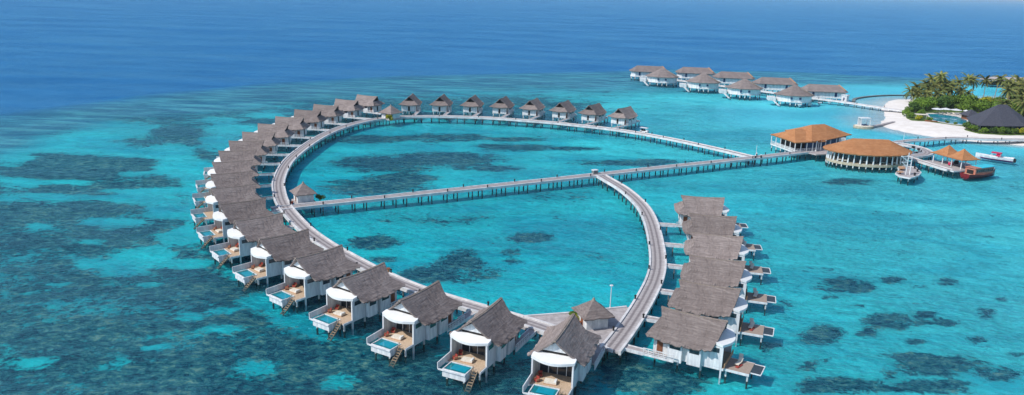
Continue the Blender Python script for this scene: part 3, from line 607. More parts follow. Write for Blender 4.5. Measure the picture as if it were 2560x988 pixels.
VR = [(48.0,194.7,-6),(46.6,178.0,-9),(43.9,162.9,-12.5),(40.1,147.3,-16),(35.2,133.0,-20.5),(29.5,119.6,-28)]
pv = make_villa('pool', 1); dv = make_villa('deck', -1); index_kids()
def bridge(vx, vy, ang, my, key, label, grp, x0=-5.42):
    """short footbridge from the villa's entry deck straight back to the boardwalk"""
    e = Vector((math.cos(ang), math.sin(ang))); l = Vector((-e.y, e.x))*my
    o = Vector((vx, vy))+l*4.1; line = WALKS[key]; best = None
    for i in range(len(line)-1):
        p, q_ = line[i], line[i+1]; d = q_-p; den = (-e).cross(d) if hasattr(e, 'cross') else 0
        den = -e.x*d.y+e.y*d.x
        if abs(den) < 1e-6: continue
        t = ((p.x-o.x)*d.y-(p.y-o.y)*d.x)/den; s = ((p.x-o.x)*-e.y-(p.y-o.y)*-e.x)/den
        if 0 <= s <= 1 and t > 4 and (best is None or t < best): best = t
    ln = (best if best else 11)-1.75
    r_ = empty('footbridge', (vx, vy, 0), ang, label, 'footbridge', grp)
    y0, y1 = (3.35, 4.95) if my > 0 else (-4.95, -3.35)
    MB().box(-ln, x0, y0+.12, y1-.12, 1.5, 1.752).build('deck', 'plank', r_)
    MB().box(-ln, x0, y0, y0+.118, 1.32, 1.9).build('edge_beam', 'white', r_)
    MB().box(-ln, x0, y1-.118, y1, 1.32, 1.9).build('edge_beam', 'white', r_)
    if ln+x0 > 3.5:
        xm = (-ln+x0)/2; MB().box(xm-.12, xm+.12, y0+.2, y0+.44, -2.4, 1.5).box(xm-.12, xm+.12, y1-.44, y1-.2, -2.4, 1.5).build('post', 'pile', r_)
def ordw(i): return ORD[i]
first = True
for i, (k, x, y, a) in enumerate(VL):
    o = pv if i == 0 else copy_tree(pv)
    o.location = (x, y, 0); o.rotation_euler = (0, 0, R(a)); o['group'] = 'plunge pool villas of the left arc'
    nth = '%s counting up the left arc from the bottom edge' % ordw(i) if i < 10 else '%s counting down the left arc from its far end' % ordw(19-i)
    o['label'] = 'grey thatched pool villa, ' + nth; o['category'] = 'villa'
    bridge(x, y, R(a), 1, 'ring', 'footbridge to the pool villa %s' % nth, 'footbridges of the left arc')
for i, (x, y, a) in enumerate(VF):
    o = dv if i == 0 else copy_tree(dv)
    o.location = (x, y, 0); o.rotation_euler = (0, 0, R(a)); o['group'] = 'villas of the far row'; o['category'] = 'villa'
    o['label'] = 'villa with dark gabled thatch roof, %s from the left in the far row' % ordw(i)
    bridge(x, y, R(a), -1, 'north', 'slanting white footbridge to the %s villa from the left in the far row' % ordw(i), 'footbridges of the far row')
for i, (x, y, a) in enumerate(VR):
    o = copy_tree(dv)
    o.location = (x, y, 0); o.rotation_euler = (0, 0, R(a)); o['group'] = 'villas of the right row'; o['category'] = 'villa'
    o['label'] = 'grey thatched villa with sun deck, %s from the back in the right hand row' % ordw(i) if i < 5 else 'grey thatched villa nearest the camera in the right hand row, showing its whole long wall'
    bridge(x, y, R(a), -1, 'right', 'short footbridge to the %s villa from the back in the right hand row' % ordw(i), 'footbridges of the right row')

# furniture on the near terraces (things of their own)
def daybed():
    r_ = empty('daybed'); MB().box(-.95, .95, -.6, .6, .12, .42).build('mattress', 'cream', r_); MB().box(-1.0, 1.0, -.65, .65, 0, .118).build('base', 'tan', r_)
    MB().box(.6, .92, -.5, .5, .422, .58).build('pillow', 'white', r_); return r_
def armchair():
    r_ = empty('armchair'); MB().box(-.38, .38, -.38, .38, .12, .42).build('seat', 'red', r_); MB().box(.28, .42, -.4, .4, .422, .9).build('backrest', 'red', r_)
    m_ = MB()
    for x in (-.32, .32):
        for y in (-.32, .32): m_.box(x-.04, x+.04, y-.04, y+.04, 0, .118)
    m_.build('frame', 'tan', r_); MB().box(-.36, .28, .382, .46, .3, .62).build('armrest', 'tan', r_); MB().box(-.36, .28, -.46, -.382, .3, .62).build('armrest', 'tan', r_)
    return r_
def lounger():
    r_ = empty('sun_lounger'); MB().box(-.9, .35, -.34, .34, .28, .4).build('seat', 'cream', r_)
    MB().add([(.352,-.34,.3),(.352,.34,.3),(1.0,.34,.75),(1.0,-.34,.75),(.352,-.34,.4),(.352,.34,.4),(.96,.34,.85),(.96,-.34,.85)], [(0,1,2,3),(7,6,5,4),(0,4,5,1),(1,5,6,2),(2,6,7,3),(3,7,4,0)]).build('backrest', 'cream', r_)
    m_ = MB()
    for x in (-.8, .25):
        for y in (-.28, .28): m_.box(x-.04, x+.04, y-.04, y+.04, 0, .278)
    m_.build('frame', 'tan', r_); return r_
protoD, protoA, protoS = daybed(), armchair(), lounger(); protoA.scale = (.8, .8, .9); index_kids(); used = set()
def place(proto, x, y, z, a, label, cat, grp):
    o = proto if proto.name not in used else copy_tree(proto); used.add(proto.name)
    o.location = (x, y, z); o.rotation_euler = (0, 0, a); tag(o, label, cat, grp); return o
def loc2(v, lx, ly): 
    x, y, a = v; a = R(a); return x+math.cos(a)*lx-math.sin(a)*ly, y+math.sin(a)*lx+math.cos(a)*ly
for i, (k, x, y, a) in enumerate(VL[:8]):
    who = 'the %s left arc villa from the bottom' % ordw(i)
    px, py = loc2((x, y, a), 7.0, -.2); place(protoD, px, py, 1.762, R(a+95), 'cream daybed on the terrace of '+who, 'daybed', 'daybeds on the pool terraces')
    px, py = loc2((x, y, a), 5.6, -2.3); place(protoA, px, py, 1.762, R(a+200), 'red armchair against the terrace wall of '+who, 'armchair', 'red armchairs on the pool terraces')
    px, py = loc2((x, y, a), 7.4, -2.3); place(protoA, px, py, 1.762, R(a+150), 'red armchair near the pool parapet of '+who, 'armchair', 'red armchairs on the pool terraces')
for i, (x, y, a) in enumerate(VR[1:]):
    who = 'the right row villa %s from the back' % ordw(i+1)
    px, py = loc2((x, y, a), 9.2, -.1); place(protoS, px, py, 1.582, R(a+80), 'near cream lounger on the sun deck of '+who, 'sun lounger', 'loungers on the right row sun decks')
    px, py = loc2((x, y, a), 9.2, 1.4); place(protoS, px, py, 1.582, R(a+100), 'far cream lounger on the sun deck of '+who, 'sun lounger', 'loungers on the right row sun decks')
    if i in (3, 4):
        px, py = loc2((x, y, a), 9.4, -.75)
        m_ = MB().box(-.8, .8, -.28, .28, 0, .12); o = m_.build('towel', 'red'); o.location = (px, py, 1.6); o.rotation_euler = (0, 0, R(a+75))
        tag(o, 'red towel on the sun deck of '+who, 'towel', 'red towels')

# ------------------------------------------------------------------ thatched pavilions on the boardwalk
def pavilion(cx, cy, rot, ew, ww, ze, za, label, seed, zb=1.88, door=True):
    r_ = empty('pavilion', (cx, cy, 0), rot, label, 'pavilion', 'small thatched pavilions on the boardwalk')
    ro = hip_roof(rot_rect(0, 0, ew, ew, 0), ze, [(0, 0)], za, .6, 7, 1.12, .08, seed).build('roof', 'thatch', r_); solid(ro, .25)
    MB().tube((0, 0, za-.35), (0, 0, za+.25), .4, .12, 8).build('finial', 'ridge', ro)
    MB().box(-ww, ww, -ww, ww, zb, ze+.3).build('wall', 'white2', r_)
    MB().box(ww+.002, ww+.04, -ww*.75, -ww*.15, zb, zb+1.9).build('door', 'bluewall', r_)
    MB().box(-ww-.04, -ww-.002, -.5, .4, zb, zb+1.9).build('door', 'door', r_)
    MB().box(-ww-.5, ww+.5, -ww-.5, ww+.5, zb-.45, zb+.03).build('floor', 'plank', r_)
    return r_
pavilion(15.0, 128.3, R(19), 2.95, 2.05, 4.25, 6.75, 'square thatched pavilion on the triangular platform at the bottom of the loop', 11)
pavilion(-56.2, 202.6, R(30), 3.0, 2.15, 4.2, 6.9, 'square thatched pavilion where the crossing boardwalk meets the left arc', 12)
pavilion(-54.0, 337.5, R(55), 3.9, 2.8, 4.4, 7.6, 'small thatched pavilion between the left arc and the far row', 13)
# ------------------------------------------------------------------ foliage
def leaf_cloud(n, rx, ry, rz, size, seed, lobes=6, zc=None):
    r = np.random.default_rng(seed); mb = MB(); zc = rz*.8 if zc is None else zc
    C_ = [(r.uniform(-.6, .6)*rx, r.uniform(-.6, .6)*ry, zc+r.uniform(-.35, .45)*rz, r.uniform(.38, .62)) for _ in range(lobes)]
    for _ in range(n):
        cx, cy, cz, k = C_[r.integers(lobes)]; d = r.normal(size=3); d /= np.linalg.norm(d); rad = r.uniform(.72, 1.06)
        p = Vector((cx+d[0]*rx*k*rad, cy+d[1]*ry*k*rad, max(.02, cz+d[2]*rz*k*rad)))
        nn = (Vector(d)+Vector(r.normal(size=3))*.55).normalized(); a = nn.orthogonal().normalized(); a.rotate(Matrix.Rotation(r.uniform(0, 6.28), 3, nn)); b_ = nn.cross(a); s = size*r.uniform(.6, 1.3)
        mb.add([p-a*s, p+b_*s*.5, p+a*s, p-b_*s*.5], [(0, 1, 2, 3)])
    return mb
def bush(x, y, z, s, mat, label, grp, mesh_i=0, cat='shrub'):
    r_ = empty('shrub', (x, y, z), random.uniform(0, 6), label, cat, grp); r_.scale = (s, s, s*.9)
    o = bpy.data.objects.new('foliage', BUSH[mat, mesh_i % 3]); COL.objects.link(o); o.parent = r_
    o = bpy.data.objects.new('stem', STEM); COL.objects.link(o); o.parent = r_
    return r_
BUSH = {}
for mt in ('leaf', 'leaf_d', 'leaf_y'):
    for i in range(3):
        o = leaf_cloud(1000, 1, 1, .85, .12, 40+i, 6).build('foliage', mt); BUSH[mt, i] = o.data; bpy.data.objects.remove(o)
st_ = MB()
for k in range(5):
    a = k*1.256; st_.tube((0, 0, -.1), (.45*math.cos(a), .45*math.sin(a), .7), .05, .025, 5)
o = st_.build('stem', 'trunk'); STEM = o.data; bpy.data.objects.remove(o)
bush(12.2, 129.4, 1.9, 1.15, 'leaf_y', 'bright yellow green shrub at the left wall of the platform pavilion', 'shrubs beside the pavilions', 0)
bush(11.7, 131.1, 1.9, 1.0, 'leaf', 'dark green shrub peeking out behind the left eave of the platform pavilion', 'shrubs beside the pavilions', 1)
bush(-52.0, 203.2, 1.9, 1.25, 'leaf_d', 'round dark green shrub right of the pavilion on the crossing boardwalk', 'shrubs beside the pavilions', 2)
bush(-53.6, 332.2, 1.9, 2.0, 'leaf_y', 'tall yellow green shrub before the pavilion at the left arc far end', 'shrubs beside the pavilions', 0)
for (x, y, z, lab) in [(12.6,127.6,1.89,'red plant pot by the platform pavilion door'),(-58.3,198.6,1.91,'red brown plant pot by the left junction pavilion'),(-25.0,150.6,2.1,'terracotta urn on the ring boardwalk kerb beside the lower left villas')]:
    r_ = empty('plant_pot', (x, y, z), 0, lab, 'pot'); MB().tube((0,0,0), (0,0,.7), .28, .42, 10).build('pot', 'red' if 'red ' in lab else 'tan', r_); MB().tube((0,0,.7), (0,0,.78), .47, .47, 10).build('rim', 'door', r_)

# lamp posts and markers
def lamp(x, y, z, h, label, head=True):
    r_ = empty('lamp_post', (x, y, z), 0, label, 'lamp post'); MB().tube((0,0,0), (0,0,h), .09, .06, 8).build('pole', 'white', r_); MB().tube((0,0,0), (0,0,.3), .2, .2, 8).build('base', 'white', r_)
    if head: MB().tube((0,0,h), (0,0,h+.1), .36, .3, 10).build('lamp_head', 'white', r_)
lamp(19.0, 135.6, 1.9, 4.6, 'tall slim white lamp post on the platform edge right of the pavilion')
lamp(88.0, 277.8, 1.9, 4.5, 'thin white mast at the junction where the far and crossing boardwalks meet', False)
lamp(159.6, 315.8, 1.9, 4.6, 'thin white mast at the landing behind the large restaurant roof', False)
r_ = empty('service_box', (26.4, 244.6, 1.9), R(30), 'small white topped utility box where the crossing and right boardwalks meet', 'utility box')
MB().box(-.8, .8, -.6, .6, 0, 1.0).build('cabinet', 'pile', r_); MB().box(-.9, .9, -.7, .7, 1.002, 1.25).build('lid', 'white', r_)
for x, y in [(87.2,275.6),(89.6,276.8),(88.8,279.6)]:
    r_ = empty('barrier_post', (x, y, 1.9), 0, 'stout dark post clustered at the junction of the far and crossing boardwalks', 'post', 'dark posts at the right junction'); MB().tube((0,0,0), (0,0,1.1), .3, .3, 8).build('shaft', 'black', r_); MB().tube((0,0,1.102), (0,0,1.3), .36, .2, 8).build('cap', 'white', r_)
# golf buggy
g_ = empty('golf_buggy', (54.2, 320.6, 1.93), R(-42), 'small white roofed golf buggy driving on the far boardwalk', 'golf buggy')
MB().box(-1.8, 1.8, -.68, .68, .35, .75).box(1.0, 1.8, -.66, .66, .752, 1.15).build('body', 'white', g_)
MB().box(-1.9, 1.5, -.75, .75, 2.0, 2.14).build('roof', 'white', g_)
for x in (-.9, .1): MB().box(x-.3, x+.3, -.6, .6, .752, 1.0).box(x-.36, x-.24, -.6, .6, 1.002, 1.5).build('seat', 'black', g_)
for x in (-1.7, 1.2):
    for y in (-.65, .65): MB().tube((x, y, .7), (x, y, 2.0), .04).build('roof_post', 'white', g_)
for x in (-1.2, 1.2):
    for y in (-.7, .7): MB().tube((x, y-.1, .28), (x, y+.1, .28), .3, .3, 12).build('wheel', 'black', g_)
# bollards
names = {'ring': ('on the kerb of the left arc boardwalk', 'bollard lamps of the left arc boardwalk'), 'north': ('on the kerb of the boardwalk before the far row', 'bollard lamps of the far boardwalk'), 'mid': ('on the kerb of the straight crossing boardwalk', 'bollard lamps of the crossing boardwalk'), 'right': ('on the kerb of the curved right boardwalk', 'bollard lamps of the right boardwalk'), 'east': ('on the kerb of the boardwalk to the palm island', 'bollard lamps of the island boardwalk'), 'nw': ('on the far narrow boardwalk by the distant pavilions', 'bollard lamps of the far narrow boardwalk')}
bp_ = b0.build('bollard_lamp', 'black'); fst = True
for x, y, z, k in BOLL:
    o = bp_ if fst else bp_.copy()
    if not fst: COL.objects.link(o)
    fst = False; o.location = (x, y, z); tag(o, 'small dark bollard lamp standing '+names[k][0], 'bollard', names[k][1])

# ------------------------------------------------------------------ restaurants
ra_ = empty('restaurant', (115, 300, 0), 0, 'left orange thatched restaurant with hipped roof and white balustrade beside the crossing boardwalk', 'restaurant', 'orange roofed restaurants')
def off(poly, c): return [(x-c[0], y-c[1]) for x, y in poly]
c = (115, 300)
A = [(101.6,305.6),(105.9,289.2),(119.5,294.2),(116.5,311.5)]; Bp = [(109.0,294.5),(112.5,290.6),(120.6,295.6),(135,308.4),(128,318),(110,314)]
solid(hip_roof(off(A, c), 5.6, off([(108.8,299.5),(112,301)], c), 9.0, 1.2, 6, 1.1, .06, 21).build('roof', 'thatch_o', ra_), .35)
solid(hip_roof(off(Bp, c), 6.0, off([(116.5,303.2),(122.5,306)], c), 10.3, 1.2, 6, 1.1, .06, 22).build('roof', 'thatch_o', ra_), .35)
def shrink(poly, k):
    cx = sum(p[0] for p in poly)/len(poly); cy = sum(p[1] for p in poly)/len(poly); return [(cx+(x-cx)*k, cy+(y-cy)*k) for x, y in poly]
MB().prism(off(shrink(A, .96), c), 1.45, 1.95).build('floor', 'white2', ra_)
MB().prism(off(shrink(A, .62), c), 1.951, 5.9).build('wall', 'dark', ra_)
MB().prism(off(shrink(A, .93), c), 5.15, 5.5).build('fascia', 'white', ra_)
MB().prism(off(shrink(Bp, .84), c), 1.95, 6.2).build('wall', 'bluewall', ra_)
MB().prism(off(shrink(Bp, .9), c), 1.4, 1.93).build('floor', 'white2', ra_)
As = off(shrink(A, .94), c)
rl = MB()
for (p, q_) in ((As[0], As[1]), (As[1], As[2])):
    for z_, h_ in ((3.0, .14), (2.6, .08), (2.3, .08)): rl.bar((*p, z_), (*q_, z_), .1, h_)
    n_ = 12
    for i in range(n_+1):
        t = i/n_; x, y = p[0]+(q_[0]-p[0])*t, p[1]+(q_[1]-p[1])*t
        rl.box(x-.05, x+.05, y-.05, y+.05, 1.95, 3.0)
rl.build('balustrade', 'white', ra_)
for (p, q_) in ((As[0], As[1]), (As[1], As[2])):
    for i in range(5):
        t = i/4.999; x, y = p[0]+(q_[0]-p[0])*t, p[1]+(q_[1]-p[1])*t
        MB().tube((x, y, 1.951), (x, y, 5.14), .16, .16, 6).build('column', 'white', ra_)
        x *= .97; y *= .97; MB().tube((x, y, -2.4), (x, y, 1.44), .2, .2, 6).build('post', 'post', ra_)
MB().box(7.5, 10.5, -6.0, -5.7, 1.95, 5.4).build('column', 'white', ra_) if False else None
for i, (x, y) in enumerate([(115.2,292.9),(117.4,294.2),(119.6,295.5),(122.5,298.2),(126,301.2),(130,304.8)]):
    MB().tube((x-c[0], y-c[1]-.4, 1.4), (x-c[0], y-c[1]-.4, 5.9), .28, .2, 6).build('column', 'white', ra_)
MB().box(12.5, 15.2, 2.2, 3.0, 2, 5.6).build('annex', 'white2', ra_)
# entrance deck joining crossing boardwalk and both restaurants
en = [(110.5,291.0),(113.2,286.5),(119.5,288.5),(127,296.5),(128,301),(120,296.4)]
eo = empty('entrance_deck', (118, 292, 0), 0, 'timber landing between the two orange roofed restaurants at the end of the crossing boardwalk', 'deck')
at0(MB().prism(en, 1.5, 1.885).build('deck', 'plank', eo), (118, 292))
for x, y in ((114, 288), (118, 289.5), (122, 293), (117, 292)): at0(MB().tube((x, y, -2.4), (x, y, 1.5), .2).build('post', 'pile', eo), (118, 292))
# curved restaurant
rb = empty('restaurant', (129.5, 281, 0), 0, 'right orange thatched restaurant with long curved roof edge on white columns', 'restaurant', 'orange roofed restaurants')
def ell(cx, cy, ax, ay, rot, n=36):
    return [(cx+ax*math.cos(t)*math.cos(rot)-ay*math.sin(t)*math.sin(rot), cy+ax*math.cos(t)*math.sin(rot)+ay*math.sin(t)*math.cos(rot)) for t in [2*math.pi*i/n for i in range(n)]]
def lens(a, b, n=40):   # pointed-end oval: |x/a|^1.6 + |y/b|^1.6... front bulges most
    out = []
    for i in range(n):
        t = 2*math.pi*i/n; c_, s_ = math.cos(t), math.sin(t)
        out.append((a*math.copysign(abs(c_)**.95, c_), b*math.copysign(abs(s_)**1.12, s_)))
    return out
rotB = R(4)
def rotp(poly, a): return [(x*math.cos(a)-y*math.sin(a), x*math.sin(a)+y*math.cos(a)) for x, y in poly]
er = rotp(lens(16.2, 11.2), rotB)
solid(hip_roof(er, 5.5, rotp([(-6.0, .4), (7.0, -.8)], rotB), 9.4, 1.0, 7, 1.08, .07, 23).build('roof', 'thatch_o', rb), .4)
solid(hip_roof(rotp([(-9.5, -3.2), (-1.5, -3.2), (-1.5, 3.5), (-9.5, 3.5)], rotB), 8.3, rotp([(-5.6, .3)], rotB), 9.75, .8, 4, 1.0, .05, 24).build('roof', 'thatch_o', rb), .2) if False else None
fl = rotp(lens(14.6, 10.2), rotB)
MB().prism(fl, 1.0, 1.9).build('floor', 'stone', rb)
MB().prism(rotp(lens(15.0, 10.5), rotB), 4.95, 5.38).build('fascia', 'white', rb)
MB().prism(rotp(lens(11.2, 7.4), rotB), 1.901, 4.94).build('wall', 'glass', rb)
mu = MB(); inner = dens(rotp(lens(11.3, 7.5), rotB), 2.4)
for x, y in inner: mu.box(x-.06, x+.06, y-.06, y+.06, 1.92, 4.9)
mu.build('mullions', 'pile', rb)
cols = dens(rotp(lens(14.3, 9.9), rotB), 3.9)
for x, y in cols:
    cm = MB().tube((x, y, 1.901), (x*.985, y*.985, 4.94), .30, .14, 6)
    cm.build('column', 'white', rb)
    MB().tube((x*1.01, y*1.01, -2.4), (x*1.01, y*1.01, .99), .2, .2, 6).build('post', 'post', rb)
for (x, y) in [(-12.0,-5.5),(-10.5,-6.8),(-4,-8.6),(2,-8.9),(6.5,-8.6)]:
    t_ = empty('dining_table', (129.5+x, 281+y, 1.902), .3, 'white clothed dining table behind the columns of the curved restaurant', 'table', 'tables on the restaurant terrace')
    MB().box(-.6, .6, -.5, .5, .68, .75).build('tabletop', 'cream', t_); MB().tube((0,0,0), (0,0,.679), .08).build('leg', 'dark', t_)
# ------------------------------------------------------------------ dive tower platform
tp = [(130.4,259.6),(129.8,255.6),(132.2,253.2),(136.9,257.2),(140.4,262.2),(142.6,270.8),(139.3,272.2),(135.6,269.0),(134.2,265.2)]
to = empty('landing_platform', (135, 261, 0), 0, 'angular boat landing platform of pale planks below the curved restaurant', 'platform')
at0(MB().prism(tp, 1.15, 1.55).build('deck', 'plank', to), (135, 261))
ed = MB()
for p, q_ in zip(tp, tp[1:]+tp[:1]): ed.bar((*p, 1.5), (*q_, 1.5), .3, .5)
at0(ed.build('edge_beam', 'kerb', to), (135, 261))
for x, y in [(130.8,256),(132.4,254.4),(136.2,257.8),(139.6,262.6),(141.5,269),(131.5,259.5)]: at0(MB().tube((x, y, -2.4), (x, y, 1.15), .22).build('post', 'post', to), (135, 261))
tw = empty('sign_tower', (134.0, 258.6, 1.56), R(10), 'white twin post scaffold tower with slanting arms on the landing platform', 'tower')
for x in (-.75, .75): MB().tube((x, 0, 0), (x*.9, 0, 7.6 if x < 0 else 6.4), .2, .15, 6).build('mast', 'white', tw)
rg = MB()
for z_ in (2.2, 3.4, 4.6, 5.6): rg.bar((-.75, 0, z_), (.75, 0, z_), .14, .14)
rg.build('rungs', 'white', tw)
for z_, l_ in ((5.4, 2.7), (3.4, 2.2)): MB().bar((-.6, 0, z_-.9), (-.6-l_, 0, z_+1.0), .3, .3).build('arm', 'white', tw)
MB().bar((-.7, 0, 6.3), (-3.2, 0, 6.35), .18, .18).bar((-.7, 0, 4.3), (-2.6, 0, 4.3), .18, .18).build('brace', 'white', tw)
for (x, y, lab) in [(136.0,267.2,'orange brown table at the restaurant end of the landing platform'),(135.0,265.2,'orange brown table in the middle of the landing platform\'s left edge'),(131.7,259.3,'orange brown round table beside the white tower on the landing platform')]:
    t_ = empty('round_table', (x, y, 1.56), 0, lab, 'table', 'orange tables on the landing'); MB().tube((0,0,.7), (0,0,.8), 1.15, 1.15, 14).build('tabletop', 'tan', t_); MB().tube((0,0,0), (0,0,.699), .4, .2, 8).build('leg', 'door', t_)
for x, y in [(141.3,268.6),(139.9,263.8),(135.9,257.6)]:
    t_ = empty('mooring_bollard', (x, y, 1.56), 0, 'stout black mooring bollard on the outer edge of the landing platform', 'bollard', 'mooring bollards of the landing'); MB().tube((0,0,0), (0,0,.7), .34, .3, 8).build('shaft', 'black', t_); MB().tube((0,0,.702), (0,0,.95), .45, .4, 8).build('cap', 'black', t_)
# ------------------------------------------------------------------ blue pool inside the loop
bl = empty('raft_pool', (152, 301, 0), R(40), 'light blue floating pool inside the C-shaped white walkway', 'pool')
MB().box(-5.5, 5.5, -2.6, 2.6, -.2, .62).build('rim', 'bluetrim', bl); MB().box(-5.1, 5.1, -2.2, 2.2, .622, .66).build('pool_water', 'poolwater', bl)
r_ = empty('railing', (157.5, 303.5, 1.9), 0, 'white railing with dark planters on the C-shaped walkway', 'railing')
m_ = MB(); pts = [(-6, -11.5), (-1.4, -8.6), (1.4, -4), (1.8, 1), (.2, 5.5)]
for p, q_ in zip(pts, pts[1:]): m_.bar((*p, .95), (*q_, .95), .12, .12).bar((*p, .5), (*q_, .5), .08, .1).bar((*p, .0), (*p, .95), .12, .12)
m_.build('rail', 'white', r_)
pm = MB()
for p in [(-3.4,-9.6),(0,-6),(1.4,-2.2),(1.3,2)]: pm.box(p[0]-.5, p[0]+.5, p[1]-.5, p[1]+.5, 0, .7)
pm.build('planter', 'dark', r_)

# ------------------------------------------------------------------ arrival jetty
jp = [(151.4,281.9),(150.8,273),(153.2,265.3),(158.5,267.4),(165.0,273.0),(166.2,279.6),(160.5,282.8)]
jo = empty('jetty', (158, 275, 0), 0, 'broad timber arrival jetty under the twin peaked orange roof', 'jetty')
at0(MB().prism(jp, 1.45, 1.88).build('deck', 'plank', jo), (158, 275))
ed = MB()
for p, q_ in zip(jp, jp[1:]+jp[:1]): ed.bar((*p, 1.6), (*q_, 1.6), .25, .42)
at0(ed.build('edge_beam', 'kerb', jo), (158, 275))
for x, y in [(152,280),(152.5,272),(154,266.6),(158,268.2),(162,271.3),(164.5,274),(165.5,279)]: at0(MB().tube((x, y, -2.4), (x, y, 1.45), .2).build('pile', 'pile', jo), (158, 275))
av = empty('arrival_pavilion', (158.5, 275.2, 0), R(-73), 'open jetty shelter with two orange thatched peaks on white posts', 'pavilion')
for sx in (-3.3, 3.3):
    solid(hip_roof(rot_rect(sx, 0, 3.9, 4.2, 0), 5.3, [(sx, 0)], 8.6, .9, 6, 1.5, .05, 31).build('roof', 'thatch_o', av), .25)
for x in (-6.2, -2, 2, 6.2):
    for y in (-3.2, 3.2): MB().tube((x, y, 1.88), (x, y, 5.4), .18, .15, 6).build('post', 'white', av)
for (x, y, m__, lab) in [(156.6,274.0,'magenta','crimson drinks trolley on the arrival jetty beneath the shelter'),(160.4,277.0,'dark','dark luggage trolley on the arrival jetty beneath the shelter')]:
    t_ = empty('trolley', (x, y, 1.89), .4, lab, 'trolley'); MB().box(-.6, .6, -.45, .45, .3, 1.3).build('body', m__, t_); MB().box(-.7, .7, -.55, .55, 1.302, 1.4).build('top', 'white', t_); MB().tube((-.4,-.4,.15), (-.4,.4,.15), .15).tube((.4,-.4,.15), (.4,.4,.15), .15).build('wheel', 'black', t_)
# ------------------------------------------------------------------ boats
def hull(L_, W_, H_, n=14, sheer=.6, bowp=2.2, draft=.4, stern=.75):
    mb = MB(); rows = []
    for i in range(n+1):
        t = i/n; w_ = W_/2*(1-max(0, (t-.45)/.55)**bowp)*(stern+(1-stern)*min(1, t/.3)); w_ = max(w_, .02)
        z1 = H_+sheer*(2*t-1)**2*(1.0 if t > .5 else .45); x = L_*(t-.5)
        rows.append([(x, -w_, z1), (x, -w_*.82, H_*.35), (x, -w_*.45, -draft), (x, w_*.45, -draft), (x, w_*.82, H_*.35), (x, w_, z1)])
    mb.add([v for r in rows for v in r], [(i*6+k, (i+1)*6+k, (i+1)*6+k+1, i*6+k+1) for i in range(n) for k in range(5)])
    mb.f += [(0, 1, 2, 3, 4, 5)]
    return mb, rows
h_, rows = hull(16.5, 4.8, 1.15, sheer=.75)
bo_ = empty('wooden_boat', (163.6, 267.2, 0), R(27), 'dark red wooden passenger boat with turquoise awning moored at the arrival jetty', 'boat')
hb = h_.build('hull', 'redhull', bo_); solid(hb, .12)
dm = MB(); dm.add([(r[0][0], r[0][1]*.95, 1.05) for r in rows[:-1]]+[(r[5][0], r[5][1]*.95, 1.05) for r in rows[:-1]], [(i, i+1, 14+i+1, 14+i) for i in range(13)]); dm.build('deck', 'deckwood', bo_)
cb = MB().box(-5.6, 4.4, -1.9, 1.9, 1.06, 3.3).build('cabin', 'cabin', bo_)
for i in range(8):
    x = -4.9+i*1.15; MB().box(x, x+.85, -1.94, -1.902, 1.9, 2.9).build('window', 'glass', cb); MB().box(x, x+.85, 1.902, 1.94, 1.9, 2.9).build('window', 'glass', cb)
MB().box(-5.65, -5.602, -1.2, 1.2, 1.2, 2.6).build('doorway', 'dark', cb)
MB().prism([(-2.6,-2.15),(5.2,-2.0),(5.9,0),(5.2,2.0),(-2.6,2.0)], 3.32, 3.5).build('awning', 'awning', bo_)
MB().prism([(-5.9,-2.0),(-2.62,-2.0),(-2.62,2.0),(-5.9,2.0)], 3.31, 3.45).build('rear_roof', 'cabin', bo_)
MB().prism([(4.6,-1.5),(7.2,-.4),(8.0,0),(7.2,.4),(4.6,1.5)], 1.5, 2.3).build('prow', 'white', bo_)
sbt = empty('speedboat', (186.0, 296.6, 0), R(-59+180), 'white speedboat with purple stripe and crimson canopy floating off the jetty', 'boat')
sbt.rotation_euler = (0, 0, R(140))
h_, rows = hull(12.8, 3.4, 1.3, sheer=.6, stern=.85)
solid(h_.build('hull', 'white', sbt), .1)
h2, _ = hull(12.82, 3.44, .5, sheer=.1, stern=.85); h2.build('stripe', 'purple', sbt)
MB().add([(r[0][0], r[0][1]*.96, 1.2) for r in rows[:-1]]+[(r[5][0], r[5][1]*.96, 1.2) for r in rows[:-1]], [(i, i+1, 14+i+1, 14+i) for i in range(13)]).build('deck', 'white', sbt)
MB().box(-1.2, 1.6, -1.0, 1.0, .96, 1.6).build('console', 'white', sbt)
MB().box(-2.2, 1.2, -1.25, 1.25, 2.6, 2.9).build('canopy', 'magenta', sbt)
MB().box(-2.0, -.6, -1.1, 1.1, 1.6, 2.3).build('seat', 'magenta', sbt)
for x in (-2.0, 1.0):
    for y in (-1.1, 1.1): MB().tube((x, y, 1.0), (x, y, 2.6), .05).build('canopy_post', 'white', sbt)
for y in (-.5, .5): MB().box(-7.2, -6.45, y-.25, y+.25, .0, 1.3).build('outboard_motor', 'black', sbt)

